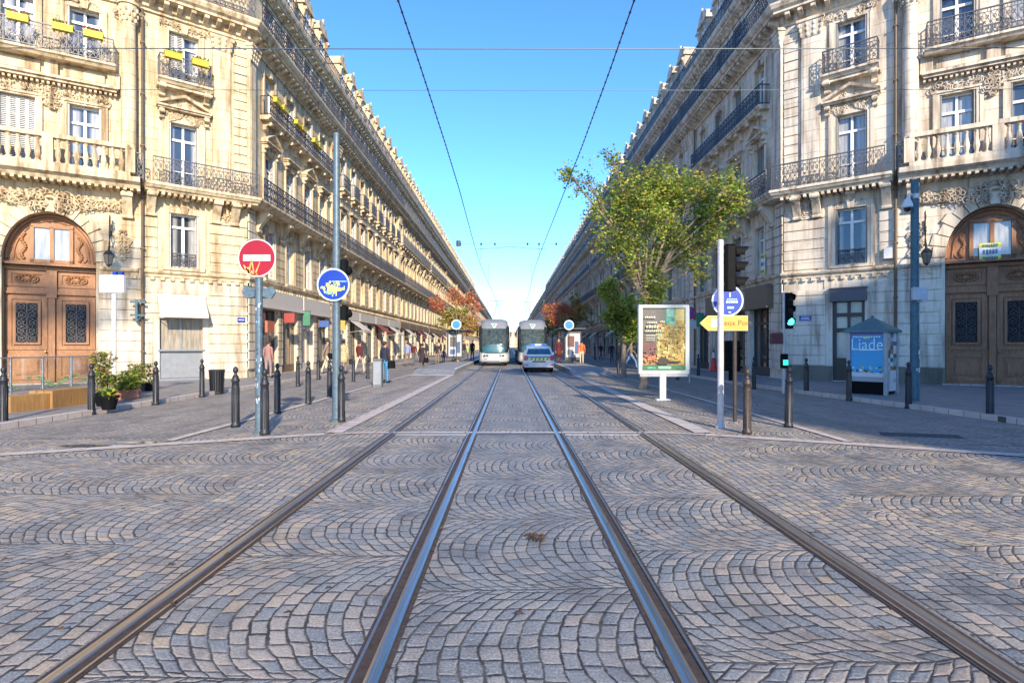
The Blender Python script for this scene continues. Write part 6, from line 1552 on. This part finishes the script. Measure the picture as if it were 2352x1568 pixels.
# ------------------------------------------------------------------ trams
TEAL = simple("tram_teal_paint", (.03, .11, .14), .25, .1, .08); TRW = simple("tram_white_paint", (.40, .41, .42), .3, 0, .05); TRG = simple("tram_roof_grey", (.20, .21, .24), .4, .1, .08)
TRGL = simple("tram_black_glass", (.018, .022, .024), .05, 0, .3, 3); TRD = simple("tram_dark_bellows", (.02, .02, .022), .8)
INNER = simple("tram_cab_interior", (.045, .06, .055), .12, 0, .6, 4)
def tram(x, Y, label):
    t = thing("tram", label, "tram", (x, Y, 0)); W = 1.2
    def section(y, w, zb, zt, r=.22):
        pts = []; n = 5
        for cx, cz, a0 in ((w-r, zb+r*.6, -90), (w-r, zt-r, 0), (-w+r, zt-r, 90), (-w+r, zb+r*.6, 180)):
            if a0 == 0: pts += [(w, y, zb+(zt-zb)*q) for q in (.15, .27, .5, .8)]
            if a0 == 180: pts += [(-w, y, zb+(zt-zb)*q) for q in (.8, .5, .27, .15)]
            for k in range(n):
                a = R(a0+90*k/(n-1)); rz = r*.6 if cz < (zb+zt)/2 else r; pts.append((cx+r*math.cos(a), y, cz+rz*math.sin(a)))
        return pts
    # cab shell: loft of rounded sections, the nose leaning back towards the roof
    secs = [section(.0, .92, .42, 1.15, .25), section(.12, 1.06, .30, 1.30, .25), section(.45, 1.16, .24, 2.5, .25), section(.95, 1.2, .22, 3.15, .25), section(1.5, 1.2, .22, 3.3, .25), section(8.0, 1.2, .22, 3.3, .25)]
    mb = MB(); n = len(secs[0])
    mb.add([p for s_ in secs for p in s_], [(i*n+j, i*n+(j+1) % n, (i+1)*n+(j+1) % n, (i+1)*n+j) for i in range(len(secs)-1) for j in range(n)] + [tuple(range(n)), tuple(range((len(secs)-1)*n, len(secs)*n))], 0)
    for k in range(3): mb.cbox(-1.2, 1.2, 8.5+7.4*k, 15.4+7.4*k, .24, 3.3, .12)
    bd = mb.build("body", [TRW, TRGL], t)
    for f in bd.data.polygons:
        if f.center.y < 1.55 and .95 < f.center.z < 2.95: f.material_index = 1
    mb = MB()
    for k in range(3): mb.box(-1.1, 1.1, 8.0+7.4*k, 8.5+7.4*k, .3, 3.2)
    mb.build("bellows", TRD, t)
    # black mask and windscreen
    def shell(z):                                       # y of the nose at height z
        return [(.30, .10), (1.0, -.02), (1.3, .0), (1.9, .16), (2.5, .42), (3.0, .80), (3.3, 1.2)]
    prof = [(1.0, -.05), (1.3, .0), (1.7, .10), (2.1, .24), (2.5, .39), (2.9, .60)]
    def wid(z): return 1.08+.115*min(1, (z-1)/.8)
    mb = MB(); m_ = 12; vs = []
    for z, y in prof:
        for i in range(m_+1):
            u = -1+2*i/m_; vs.append((u*wid(z), y-.05+.45*abs(u)**5, z))
    mb.add(vs, [(j*(m_+1)+i, j*(m_+1)+i+1, (j+1)*(m_+1)+i+1, (j+1)*(m_+1)+i) for j in range(len(prof)-1) for i in range(m_)])
    mb.build("mask", TRGL, t)
    mb = MB(); vs = []; pr = prof[1:]
    for z, y in pr:
        for i in range(m_+1): u = -1+2*i/m_; vs.append((u*wid(z)*.78, y-.062+.34*(u*.78)**4, z))
    mb.add(vs, [(j*(m_+1)+i, j*(m_+1)+i+1, (j+1)*(m_+1)+i+1, (j+1)*(m_+1)+i) for j in range(len(pr)-1) for i in range(m_)], 0); mb.build("windscreen", INNER, t)
    mb = MB(); vs = []
    for z, y in ((1.0, -.06), (1.2, -.03), (1.42, .02), (1.62, .07)):
        for i in range(m_+1): u = -1+2*i/m_; w_ = wid(z)*(.80 if z < 1.6 else .62); vs.append((u*w_, y-.075+.34*(u*.78)**4, z+.05*(1-u*u)))
    mb.add(vs, [(j*(m_+1)+i, j*(m_+1)+i+1, (j+1)*(m_+1)+i+1, (j+1)*(m_+1)+i) for j in range(3) for i in range(m_)], 0); mb.build("front_panel", TEAL, t)
    # bumper with skirt and lamps
    mb = MB(); vs = []
    for z, y, w_ in ((.22, .12, .98), (.34, -.06, 1.06), (.62, -.14, 1.08), (.86, -.10, 1.06), (.98, -.03, 1.0)):
        for i in range(m_+1): u = -1+2*i/m_; vs.append((u*w_, y+.34*u**4, z))
    mb.add(vs, [(j*(m_+1)+i, j*(m_+1)+i+1, (j+1)*(m_+1)+i+1, (j+1)*(m_+1)+i) for j in range(4) for i in range(m_)]); bp = mb.build("bumper", TRW, t)
    for sx in (-1, 1):
        l = MB(); 
        for q in (.50, .72): l.prism([(sx*q+.10*math.cos(a), .80+.055*math.sin(a)) for a in [k*math.pi/5 for k in range(10)]], 1, -.15, -.02)
        l.build("headlight", DARKGL, bp)
    mb = MB(); mb.box(-.5, .5, -.165, -.13, .42, .56); mb.build("coupler_cover", WHITE, bp)
    mb = MB(); mb.cbox(-.85, .85, .1, 24, .02, .26, .05); mb.build("underframe", BLACK, t)
    # roof fairing with badge, pantograph
    mb = MB(); vs = []
    for z, y in ((2.88, .62), (3.15, .78), (3.45, 1.0), (3.68, 1.5), (3.7, 6.5)):
        for i in range(m_+1): u = -1+2*i/m_; vs.append((u*(1.16 if z < 3.4 else 1.08), y+.22*u**4, z-.16*u**6-.02*u*u))
    mb.add(vs, [(j*(m_+1)+i, j*(m_+1)+i+1, (j+1)*(m_+1)+i+1, (j+1)*(m_+1)+i) for j in range(4) for i in range(m_)])
    for k in range(3): mb.cbox(-1.0, 1.0, 9+7.4*k, 14.8+7.4*k, 3.28, 3.62, .1)
    mb.build("roof_fairing", TRG, t)
    mb = MB(); mb.add([(-.26, .70, 3.30), (.26, .70, 3.30), (.10, .60, 3.02), (0, .56, 2.9), (-.10, .60, 3.02)], [(0,1,2,3,4)]); mb.add([(-.18, .68, 3.26), (.18, .68, 3.26), (.05, .59, 3.08), (-.05, .59, 3.08)], [(0,1,2,3)], 1)
    mb.build("route_badge", [simple("badge_mint", (.50, .62, .57), .4), simple("badge_green", (.10, .35, .22), .4)], t)
    mb = MB()
    for k in range(4):
        y0 = 8.8+7.4*k if k < 3 else 1.9; L_ = 6.2 if k < 3 else 5.4
        for sx in (-1, 1): mb.box(sx*1.205-.006, sx*1.205+.006, y0, y0+L_, 1.15, 2.75)
    mb.build("side_windows", TRGL, t)
    mb = MB()
    for k in range(4):
        y0 = 8.5+7.4*k if k < 3 else 1.2
        for sx in (-1, 1): mb.box(sx*1.208-.006, sx*1.208+.006, y0, y0+6.8, .72, 1.12)
    mb.build("side_stripe", TEAL, t)
    mb = MB()
    for sx in (-1, 1):
        mb.tube([(sx*1.1, .9, 2.75), (sx*1.32, .6, 2.7)], .015, 5); mb.cbox(sx*1.32-.05, sx*1.32+.05, .55, .66, 2.25, 2.72, .02)
    mb.build("mirror", BLACK, t)
    mb = MB(); mb.tube([(-.5, 11, 3.6), (-.2, 12.5, 4.7), (-.1, 11.2, 5.85)], .03, 5); mb.tube([(.5, 11, 3.6), (.2, 12.5, 4.7), (.1, 11.2, 5.85)], .03, 5); mb.tube([(-.85, 11.2, 5.80), (-.6, 11.2, 5.93), (.6, 11.2, 5.93), (.85, 11.2, 5.80)], .035, 5); mb.tube([(-.6, 11.5, 5.9), (.6, 11.5, 5.9)], .025, 5)
    mb.build("pantograph", GREYM, t)
    mb = MB(); mb.tube([(-.15, .30, 1.95), (-.55, .16, 1.5)], .012, 4); mb.tube([(.55, .30, 1.95), (.15, .16, 1.5)], .012, 4); mb.build("wiper", BLACK, t)
    return t
t1 = tram(-1.27, 43.8, "white and teal tram facing the camera on the left track, standing clear")
t2 = tram(1.80, 45.2, "tram on the right track half hidden behind the police car")

# ------------------------------------------------------------------ fallen leaves on the setts
r_ = random.Random(77); mb = MB(); c0 = P(1225, 1240)
for k in range(240):
    if k < 40: x, y = c0.x+r_.gauss(0, .05), c0.y+r_.gauss(0, .04)
    else: y = 3+r_.random()**1.5*24; x = r_.uniform(-1, 1)*(2+y*.4)
    a = r_.uniform(0, 6.3); q = r_.uniform(.012, .035); z = .022+r_.uniform(0, .01)
    mb.add([(x+q*math.cos(a), y+q*math.sin(a), z), (x-q*.5*math.sin(a), y+q*.5*math.cos(a), z+.012), (x-q*math.cos(a), y-q*math.sin(a), z-.004), (x+q*.5*math.sin(a), y-q*.5*math.cos(a), z+.006)], [(0,1,2,3)], r_.randrange(2))
tag(mb.build("fallen_leaves", [simple('ochre_dead_leaf', (.06, .035, .018), .8), simple("dead_brown_leaf", (.07, .04, .02), .8)]), "scattered dry leaves lying on the cobbles between and beside the rails", "fallen leaves", kind="stuff")
# ------------------------------------------------------------------ police car, seen from behind
def police_car():
    p = P(1238, 855); t = thing("police_car", "white police car with blue bands and yellow chevrons driving away on the right track", "police car", p)
    W = .89; L = 4.0
    prof = [(.02, .38), (-.06, .55), (-.04, .78), (.05, .95), (.10, 1.05), (.30, 1.42), (.48, 1.52), (1.6, 1.56), (2.35, 1.44), (2.95, 1.06), (3.8, .92), (4.02, .70), (4.02, .35)]
    def halfw(z): return W if z < .95 else W-.20*(z-.95)/.6
    mb = MB(); vs = []; xs = [-1, -.92, -.6, 0, .6, .92, 1]
    for y, z in prof:
        for u in xs: vs.append((u*halfw(z), y+.10*u**4*(1 if y < 2 else -1), z-.03*u**6))
    n = len(xs)
    mb.add(vs, [(j*n+i, j*n+i+1, (j+1)*n+i+1, (j+1)*n+i) for j in range(len(prof)-1) for i in range(n-1)])
    for side in (0, n-1): mb.add([vs[j*n+side] for j in range(len(prof))], [tuple(range(len(prof)))])
    mb.add([(-W, .1, .36), (W, .1, .36), (W, 3.9, .36), (-W, 3.9, .36)], [(0,1,2,3)])
    body = mb.build("body", simple("police_white_paint", (.74, .74, .74), .25, 0, .04), t)
    g = MB(); vs = []
    for z, y in ((1.06, .085), (1.22, .17), (1.38, .255)):
        for u in (-1, -.5, 0, .5, 1): vs.append((u*(halfw(z)-.13), y-.02+.10*(u*.85)**4, z))
    g.add(vs, [(j*5+i, j*5+i+1, (j+1)*5+i+1, (j+1)*5+i) for j in range(2) for i in range(4)]); g.build("rear_window", simple("car_blue_glass", (.02, .10, .17), .05, 0, .3, 4), t)
    g = MB()
    for sx in (-1, 1): g.add([(sx*(halfw(1.1)+.004), .55, 1.06), (sx*(halfw(1.1)+.004), 2.6, 1.06), (sx*(halfw(1.45)+.006), 2.2, 1.42), (sx*(halfw(1.45)+.006), .6, 1.42)], [(0,1,2,3)])
    g.build("side_window", TRGL, t)
    b = MB(); b.cbox(-W*.98, W*.98, -.12, .10, .30, .60, .05); b.build("bumper", simple("car_white_bumper", (.55, .54, .55), .4), t)
    b = MB(); b.cbox(-W*.86, W*.86, -.10, 3.9, .17, .32, .03); b.build("underbody", BLACK, t)
    for sx in (-1, 1):
        l = MB(); l.cbox(min(sx*.66, sx*.87), max(sx*.66, sx*.87), -.075, .08, .72, .98, .03); l.build("tail_light", simple("tail_light_red", (.42, .03, .05), .2, 0, .1), t)
        l = MB(); l.box(min(sx*.62, sx*.84), max(sx*.62, sx*.84), -.126, -.1, .40, .46); l.build("reflector", RED, t)
    # retro-reflective band: yellow with dark chevrons, blue flashes either side of the window
    f = MB(); f.box(-.60, .60, -.072, -.05, .70, .86, 0)
    for k in range(5): x = -.5+.23*k; f.prism([(x, .71), (x+.07, .71), (x+.13, .85), (x+.06, .85)], 1, -.078, -.0725, 1)
    f.box(-.62, .62, -.060, .02, .885, .93, 2)
    f.build("chevron_band", [simple("reflective_yellow", (.70, .66, .25), .4), simple("band_dark_olive", (.12, .11, .04), .5), simple("police_blue_band", (.02, .10, .28), .4)], t)
    f = MB(); f.box(-.26, .26, -.126, -.12, .46, .57); o = f.build("number_plate", simple("plate_cream", (.60, .58, .45), .4), t)
    f = MB(); f.prism([(-.42, .60), (.42, .60), (.34, .67), (-.34, .67)], 1, -.085, -.03); f.build("tailgate_handle", DKGREY, t)
    b = MB(); b.cbox(-.55, .55, 1.0, 1.28, 1.57, 1.68, .03); lb = b.build("light_bar", simple("light_bar_blue", (.05, .22, .55), .2), t); b = MB(); b.box(-.2, .2, .995, 1.285, 1.572, 1.66); b.build("light_bar_centre", WHITE, lb)
    for y in (.62, 3.2):
        for sx in (-1, 1):
            q = MB(); q.X = Matrix.Translation((sx*.76, y, .30)) @ Matrix.Rotation(R(90), 4, 'Y'); q.lathe((0, 0, -.1), [(.20, 0), (.29, .02), (.30, .05), (.30, .15), (.29, .18), (.20, .20)], 20)
            w = q.build("wheel", BLACK, t); q2 = MB(); q2.X = Matrix.Translation((sx*.865, y, .30)) @ Matrix.Rotation(R(90), 4, 'Y'); q2.lathe((0, 0, -.01), [(.19, 0), (.18, .015), (.05, .02)], 12); q2.build("rim", GREYM, w)
    for sx in (-1, 1): q = MB(); q.cbox(min(sx*.90, sx*1.04), max(sx*.90, sx*1.04), 2.3, 2.42, 1.0, 1.14, .03); q.build("mirror", WHITE, t)
police_car()

# ------------------------------------------------------------------ tram stops
def shelter(x, Y, side, label, sign_label, sx_, sy_):
    t = thing("tram_shelter", label, "tram shelter", (x, Y, .27)); mb = MB()
    for y in (0, 2.4, 4.8): mb.box(-.05, .05, y-.05, y+.05, 0, 2.55)
    mb.build("post", DKGREY, t); mb = MB(); mb.cbox(-1.0, 1.0, -.4, 5.2, 2.5, 2.62, .05); mb.build("roof", DKGREY, t)
    mb = MB(); mb.box(-.01, .01, .05, 4.75, .3, 2.3); mb.build("pane", CLEAR, t)
    mb = MB(); mb.cbox(-.62, .62, -.42, -.28, .25, 2.35, .03); pn = mb.build("poster_case", DKGREY, t)
    mb = MB(); mb.box(-.52, .52, -.426, -.421, .45, 2.2, 0); mb.box(-.4, .1, -.429, -.4265, 1.2, 2.0, 1); mb.box(.15, .42, -.429, -.4265, .7, 1.6, 2); mb.box(-.4, .0, -.429, -.4265, .6, 1.0, 2); mb.build("poster", [cW, cD if side < 0 else cR, cNv], pn)
    mb = MB(); mb.box(.25*side, .25*side+.4, .6, 4.2, .42, .47); mb.build("bench", GREYM, t)
    q = P(sx_, 848); q = Vector(((sx_-VX)/F_PX*Y, Y-1.5, .27)); s = thing("tram_stop_sign", sign_label, "tram stop sign", q); r = 11*Y/F_PX
    mb = MB(); mb.tube([(0, .04, 0), (0, .04, HZ(sy_, Y)-.27)], .04, 8); mb.build("post", DKGREY, s)
    mb = MB(); mb.disc((0, 0), r, -.01, 0, 24, 1); mb.disc((0, 0), r*.8, -.014, -.0105, 24, 0); mb.build("disc", [simple("stop_disc_blue", (.03, .20, .55), .4), cSk], s, mw=Matrix.Translation((0, 0, HZ(sy_, Y)-.27)))
shelter(-4.45, 46, -1, "dark tram shelter with poster case on the left platform", "round blue stop sign above the left tram shelter", 1052, 747)
shelter(4.6, 42, 1, "dark tram shelter with pale poster on the right platform", "round blue stop sign above the right tram shelter", 1302, 748)

# ------------------------------------------------------------------ people
def person(px, py, label, top, legs, hair, h=1.74, pose="stand", face=0.0, z0=0.0, coat=False, bag=None, skirt=None, shoe=None, Y=None, scale_px=None, group=None):
    p = P(px, py, z0)
    if Y is not None: p = Vector(((px-VX)/F_PX*Y, Y, z0))
    t = thing("person", label, "person", p, face, group)
    k = h/1.74; st = {"stand": (.04, -.03), "walk": (.26, -.24), "stride": (.36, -.32)}[pose]
    V = []; E = []; RR = []
    def add(co, r, parent=None):
        V.append(Vector(co)*k); RR.append(r*k)
        if parent is not None: E.append((parent, len(V)-1))
        return len(V)-1
    pel = add((0, 0, .95), .135); wa = add((0, .0, 1.10), .12, pel); ch = add((0, -.01, 1.30), .145, wa); sh = add((0, 0, 1.44), .095, ch); nk = add((0, -.005, 1.51), .055, sh)
    hd = add((0, -.02, 1.575), .075, nk); h2 = add((0, -.015, 1.65), .088, hd); add((0, -.005, 1.715), .055, h2)
    add((0, -.105, 1.62), .016, h2)                      # nose
    for s_ in (-1, 1): add((s_*.088, -.005, 1.63), .016, h2)  # ears
    for s_, sw in ((-1, st[0]), (1, st[1])):
        hp = add((s_*.09, 0, .90), .098, pel); kn = add((s_*.10, -sw*.75-.02, .50), .063, hp); an = add((s_*.10, -sw*(1 if sw > 0 else 1.25), .095+(.04 if sw < -.1 else 0)), .042, kn)
        add((s_*.115, -sw*(1 if sw > 0 else 1.25)-.15, .04), .038, an)
        sl = add((s_*.185, .0, 1.42), .068, sh); el = add((s_*.235, sw*.5+.03, 1.14), .048, sl); wr = add((s_*.24, sw*.9-.06, .90), .031, el)
        pm = add((s_*.24, sw*.9-.08, .83), .032, wr)
        for f in range(4): a = add((s_*.235, sw*.9-.105+.018*f, .775), .0095, pm); add((s_*.225, sw*.9-.107+.018*f, .735+.006*abs(f-1)), .0085, a)
        a = add((s_*.215, sw*.9-.112, .81), .011, pm); add((s_*.20, sw*.9-.125, .775), .0095, a)
    me = bpy.data.meshes.new("body"); me.from_pydata(V, E, []); o = bpy.data.objects.new("tmp", me); C.objects.link(o)
    o.modifiers.new("s", 'SKIN')
    if not me.skin_vertices: 
        bpy.context.view_layer.objects.active = o
    sv = me.skin_vertices[0].data
    for i, r in enumerate(RR): sv[i].radius = (r*(1.18 if i in (ch, wa, pel) else 1), r*(.92 if i in (ch, wa, pel) else 1)); 
    sv[0].use_root = True
    sb = o.modifiers.new("b", 'SUBSURF'); sb.levels = sb.render_levels = 1
    bpy.context.view_layer.update()
    m2 = bpy.data.meshes.new_from_object(o.evaluated_get(bpy.context.evaluated_depsgraph_get())); bpy.data.objects.remove(o)
    m2.name = "body"; m2.materials.clear()
    for q in (SKIN, top, legs, shoe or BLACK): m2.materials.append(q)
    for f in m2.polygons:
        c = f.center/k; z = c.z
        hem = .52 if coat else .93
        arm = abs(c.x) > .185
        if z > 1.50: mi = 0
        elif arm and z < .875: mi = 0
        elif arm: mi = 1
        elif z > hem and (abs(c.x) < .2): mi = 1
        elif z < .10: mi = 3
        else: mi = 2
        f.material_index = mi; f.use_smooth = True
    link("body", m2, t)
    g = MB()
    vs = [(v.x*.098*k, (v.y*.108+.012)*k, (1.672+v.z*.088)*k) for v in ICO]
    hb = MB(); hb.lathe((0, .02*k, 1.60*k), [(.03*k, -.02*k), (.088*k, .03*k), (.101*k, .08*k), (.095*k, .12*k), (.06*k, .155*k), (.01*k, .165*k)], 12)
    hb.v = [(a, max(b, -.075*k) if c < 1.69*k else b, c) for a, b, c in hb.v]
    # keep the face free: push the front of the cap back
    hb.v = [(a, b if b > -.02*k or c > 1.70*k else -.02*k, c) for a, b, c in hb.v]
    hb.build("hair", hair, t, smooth=True)
    if coat:
        cb = MB(); cb.lathe((0, 0, .55*k), [(.235*k, 0), (.215*k, .2*k), (.185*k, .40*k), (.175*k, .55*k)], 14); cb.v = [(a, b*.72, c) for a, b, c in cb.v]; cb.build("coat_skirt", top, t, smooth=True)
    if bag:
        b = thing("bag", bag[0], "bag", (p.x+bag[1], p.y-.05, p.z+bag[2])); q = MB(); q.cbox(-.16, .16, -.08, .08, 0, .32, .05); q.build("pouch", BLACK, b); q = MB(); q.tube([(-.1, 0, .3), (-.08, 0, .48), (.08, 0, .48), (.1, 0, .3)], .012, 5); q.build("strap", BLACK, b)
    return t
NAVY = simple("navy_jacket_cloth", (.018, .02, .035), .9); JEAN = simple("blue_denim", (.06, .22, .38), .9, 0, .2, 20); DKC = simple("dark_plum_cloth", (.03, .018, .025), .9); BLU = simple("bright_blue_cloth", (.04, .08, .26), .9); LBL = simple("lavender_blue_cloth", (.22, .25, .42), .9)
BRH = simple("brown_hair", (.05, .025, .015), .8); BLH = simple("black_hair", (.01, .008, .008), .7); REDC = simple("dark_red_cloth", (.09, .012, .015), .9); BEI = simple("beige_cloth", (.52, .42, .30), .9); GRN = simple("green_vest", (.30, .55, .20), .9); GRY = simple("grey_trousers", (.10, .10, .11), .9); YLC = simple("straw_yellow_coat", (.42, .33, .18), .9); TAUP = simple("taupe_cloth", (.20, .15, .12), .9)
G = "people walking in the street"
person(884, 880, "man in dark navy jacket and blue jeans standing on the left pavement", NAVY, JEAN, BRH, 1.72, "stand", R(150), 0, True if False else False, ("black shoulder bag at the hip of the man in blue jeans", .28, .62), group=G)
person(970, 851, "person in a long dark plum coat on the left, holding a black bag", DKC, GRY, BLH, 1.68, "walk", R(200), 0, True, ("black bag held by the person in the plum coat", .24, .5), group=G)
person(1004, 838, "dark dressed person in front of the left tram platform group", DKC, TAUP, BRH, 1.80, "stand", R(20), 0, group=G)
person(1019, 833, "small person in a bright blue top and black trousers beside the platform", BLU, GRY, BLH, 1.25, "stand", R(10), 0, group=G)
person(936, 838, "person in a lavender blue top on the left pavement", LBL, TAUP, BRH, 1.72, "walk", R(180), .1, group=G)
person(950, 836, "person in dark red seen behind the lavender top", REDC, GRY, BLH, 1.66, "walk", R(30), .1, group=G)
person(1066, 832, "dark dressed person waiting on the left platform near the tram", DKC, GRY, BLH, 1.7, "stand", R(60), .27, Y=47, group=G)
person(1074, 832, "person in a bright green vest near the left tram", GRN, GRY, BLH, 1.45, "stand", R(90), .27, Y=47, group=G)
person(1085, 832, "dark figure closest to the left tram's side", NAVY, GRY, BLH, 1.75, "stand", R(-30), .27, Y=49, group=G)
person(1042, 830, "person in brown beside the left shelter post", TAUP, GRY, BRH, 1.7, "stand", R(0), .27, Y=50, group=G)
person(1283, 838, "person in a dark red coat standing right of the police car", REDC, REDC, BLH, 1.80, "stand", R(10), .27, True, Y=41, group=G)
person(1336, 829, "person in an orange top and beige skirt on the right platform", ORANGE, BEI, BLH, 1.62, "stand", R(180), .27, Y=40, shoe=WHITE, group=G)
person(1449, 847, "person in pale blue jeans striding behind the right tree", TAUP, simple("pale_denim", (.35, .47, .62), .9), BRH, 1.75, "stride", R(80), .1, group=G)
for i, (px, py, c, l) in enumerate(((1405, 834, NAVY, "dark coated walker left of the striding person"), (1380, 828, DKC, "far dark walker right of the right shelter"), (1366, 826, GRY, "far grey walker next to the dark one"), (1422, 838, TAUP, "brown coated walker beside the right shop fronts"), (1470, 840, REDC, "walker in red half behind the tree trunk"))):
    person(px, py, l, c, GRY, BLH, 1.7, "walk" if i % 2 else "stand", R(40*i), .1, group=G)
person(751, 858, "person with a dark bag seen left of the tall blue grey post", TAUP, BEI, BRH, 1.70, "walk", R(100), .1, ("x",) and False, ("dark handbag carried left of the tall blue grey post", .15, .75), group=G)
person(789, 856, "person in a straw yellow coat right of the tall blue grey post", YLC, TAUP, BLH, 1.72, "stand", R(190), .1, True, group=G)
person(826, 858, "far person in a red top by the left shop fronts", REDC, BEI, BRH, 1.68, "walk", R(160), .1, group=G)
person(616, 868, "person in faded pink clothes right of the no entry post", simple("dusty_rose_cloth", (.30, .15, .13), .9), simple("mauve_cloth", (.26, .19, .18), .9), BRH, 1.66, "stand", R(170), .1, group=G)
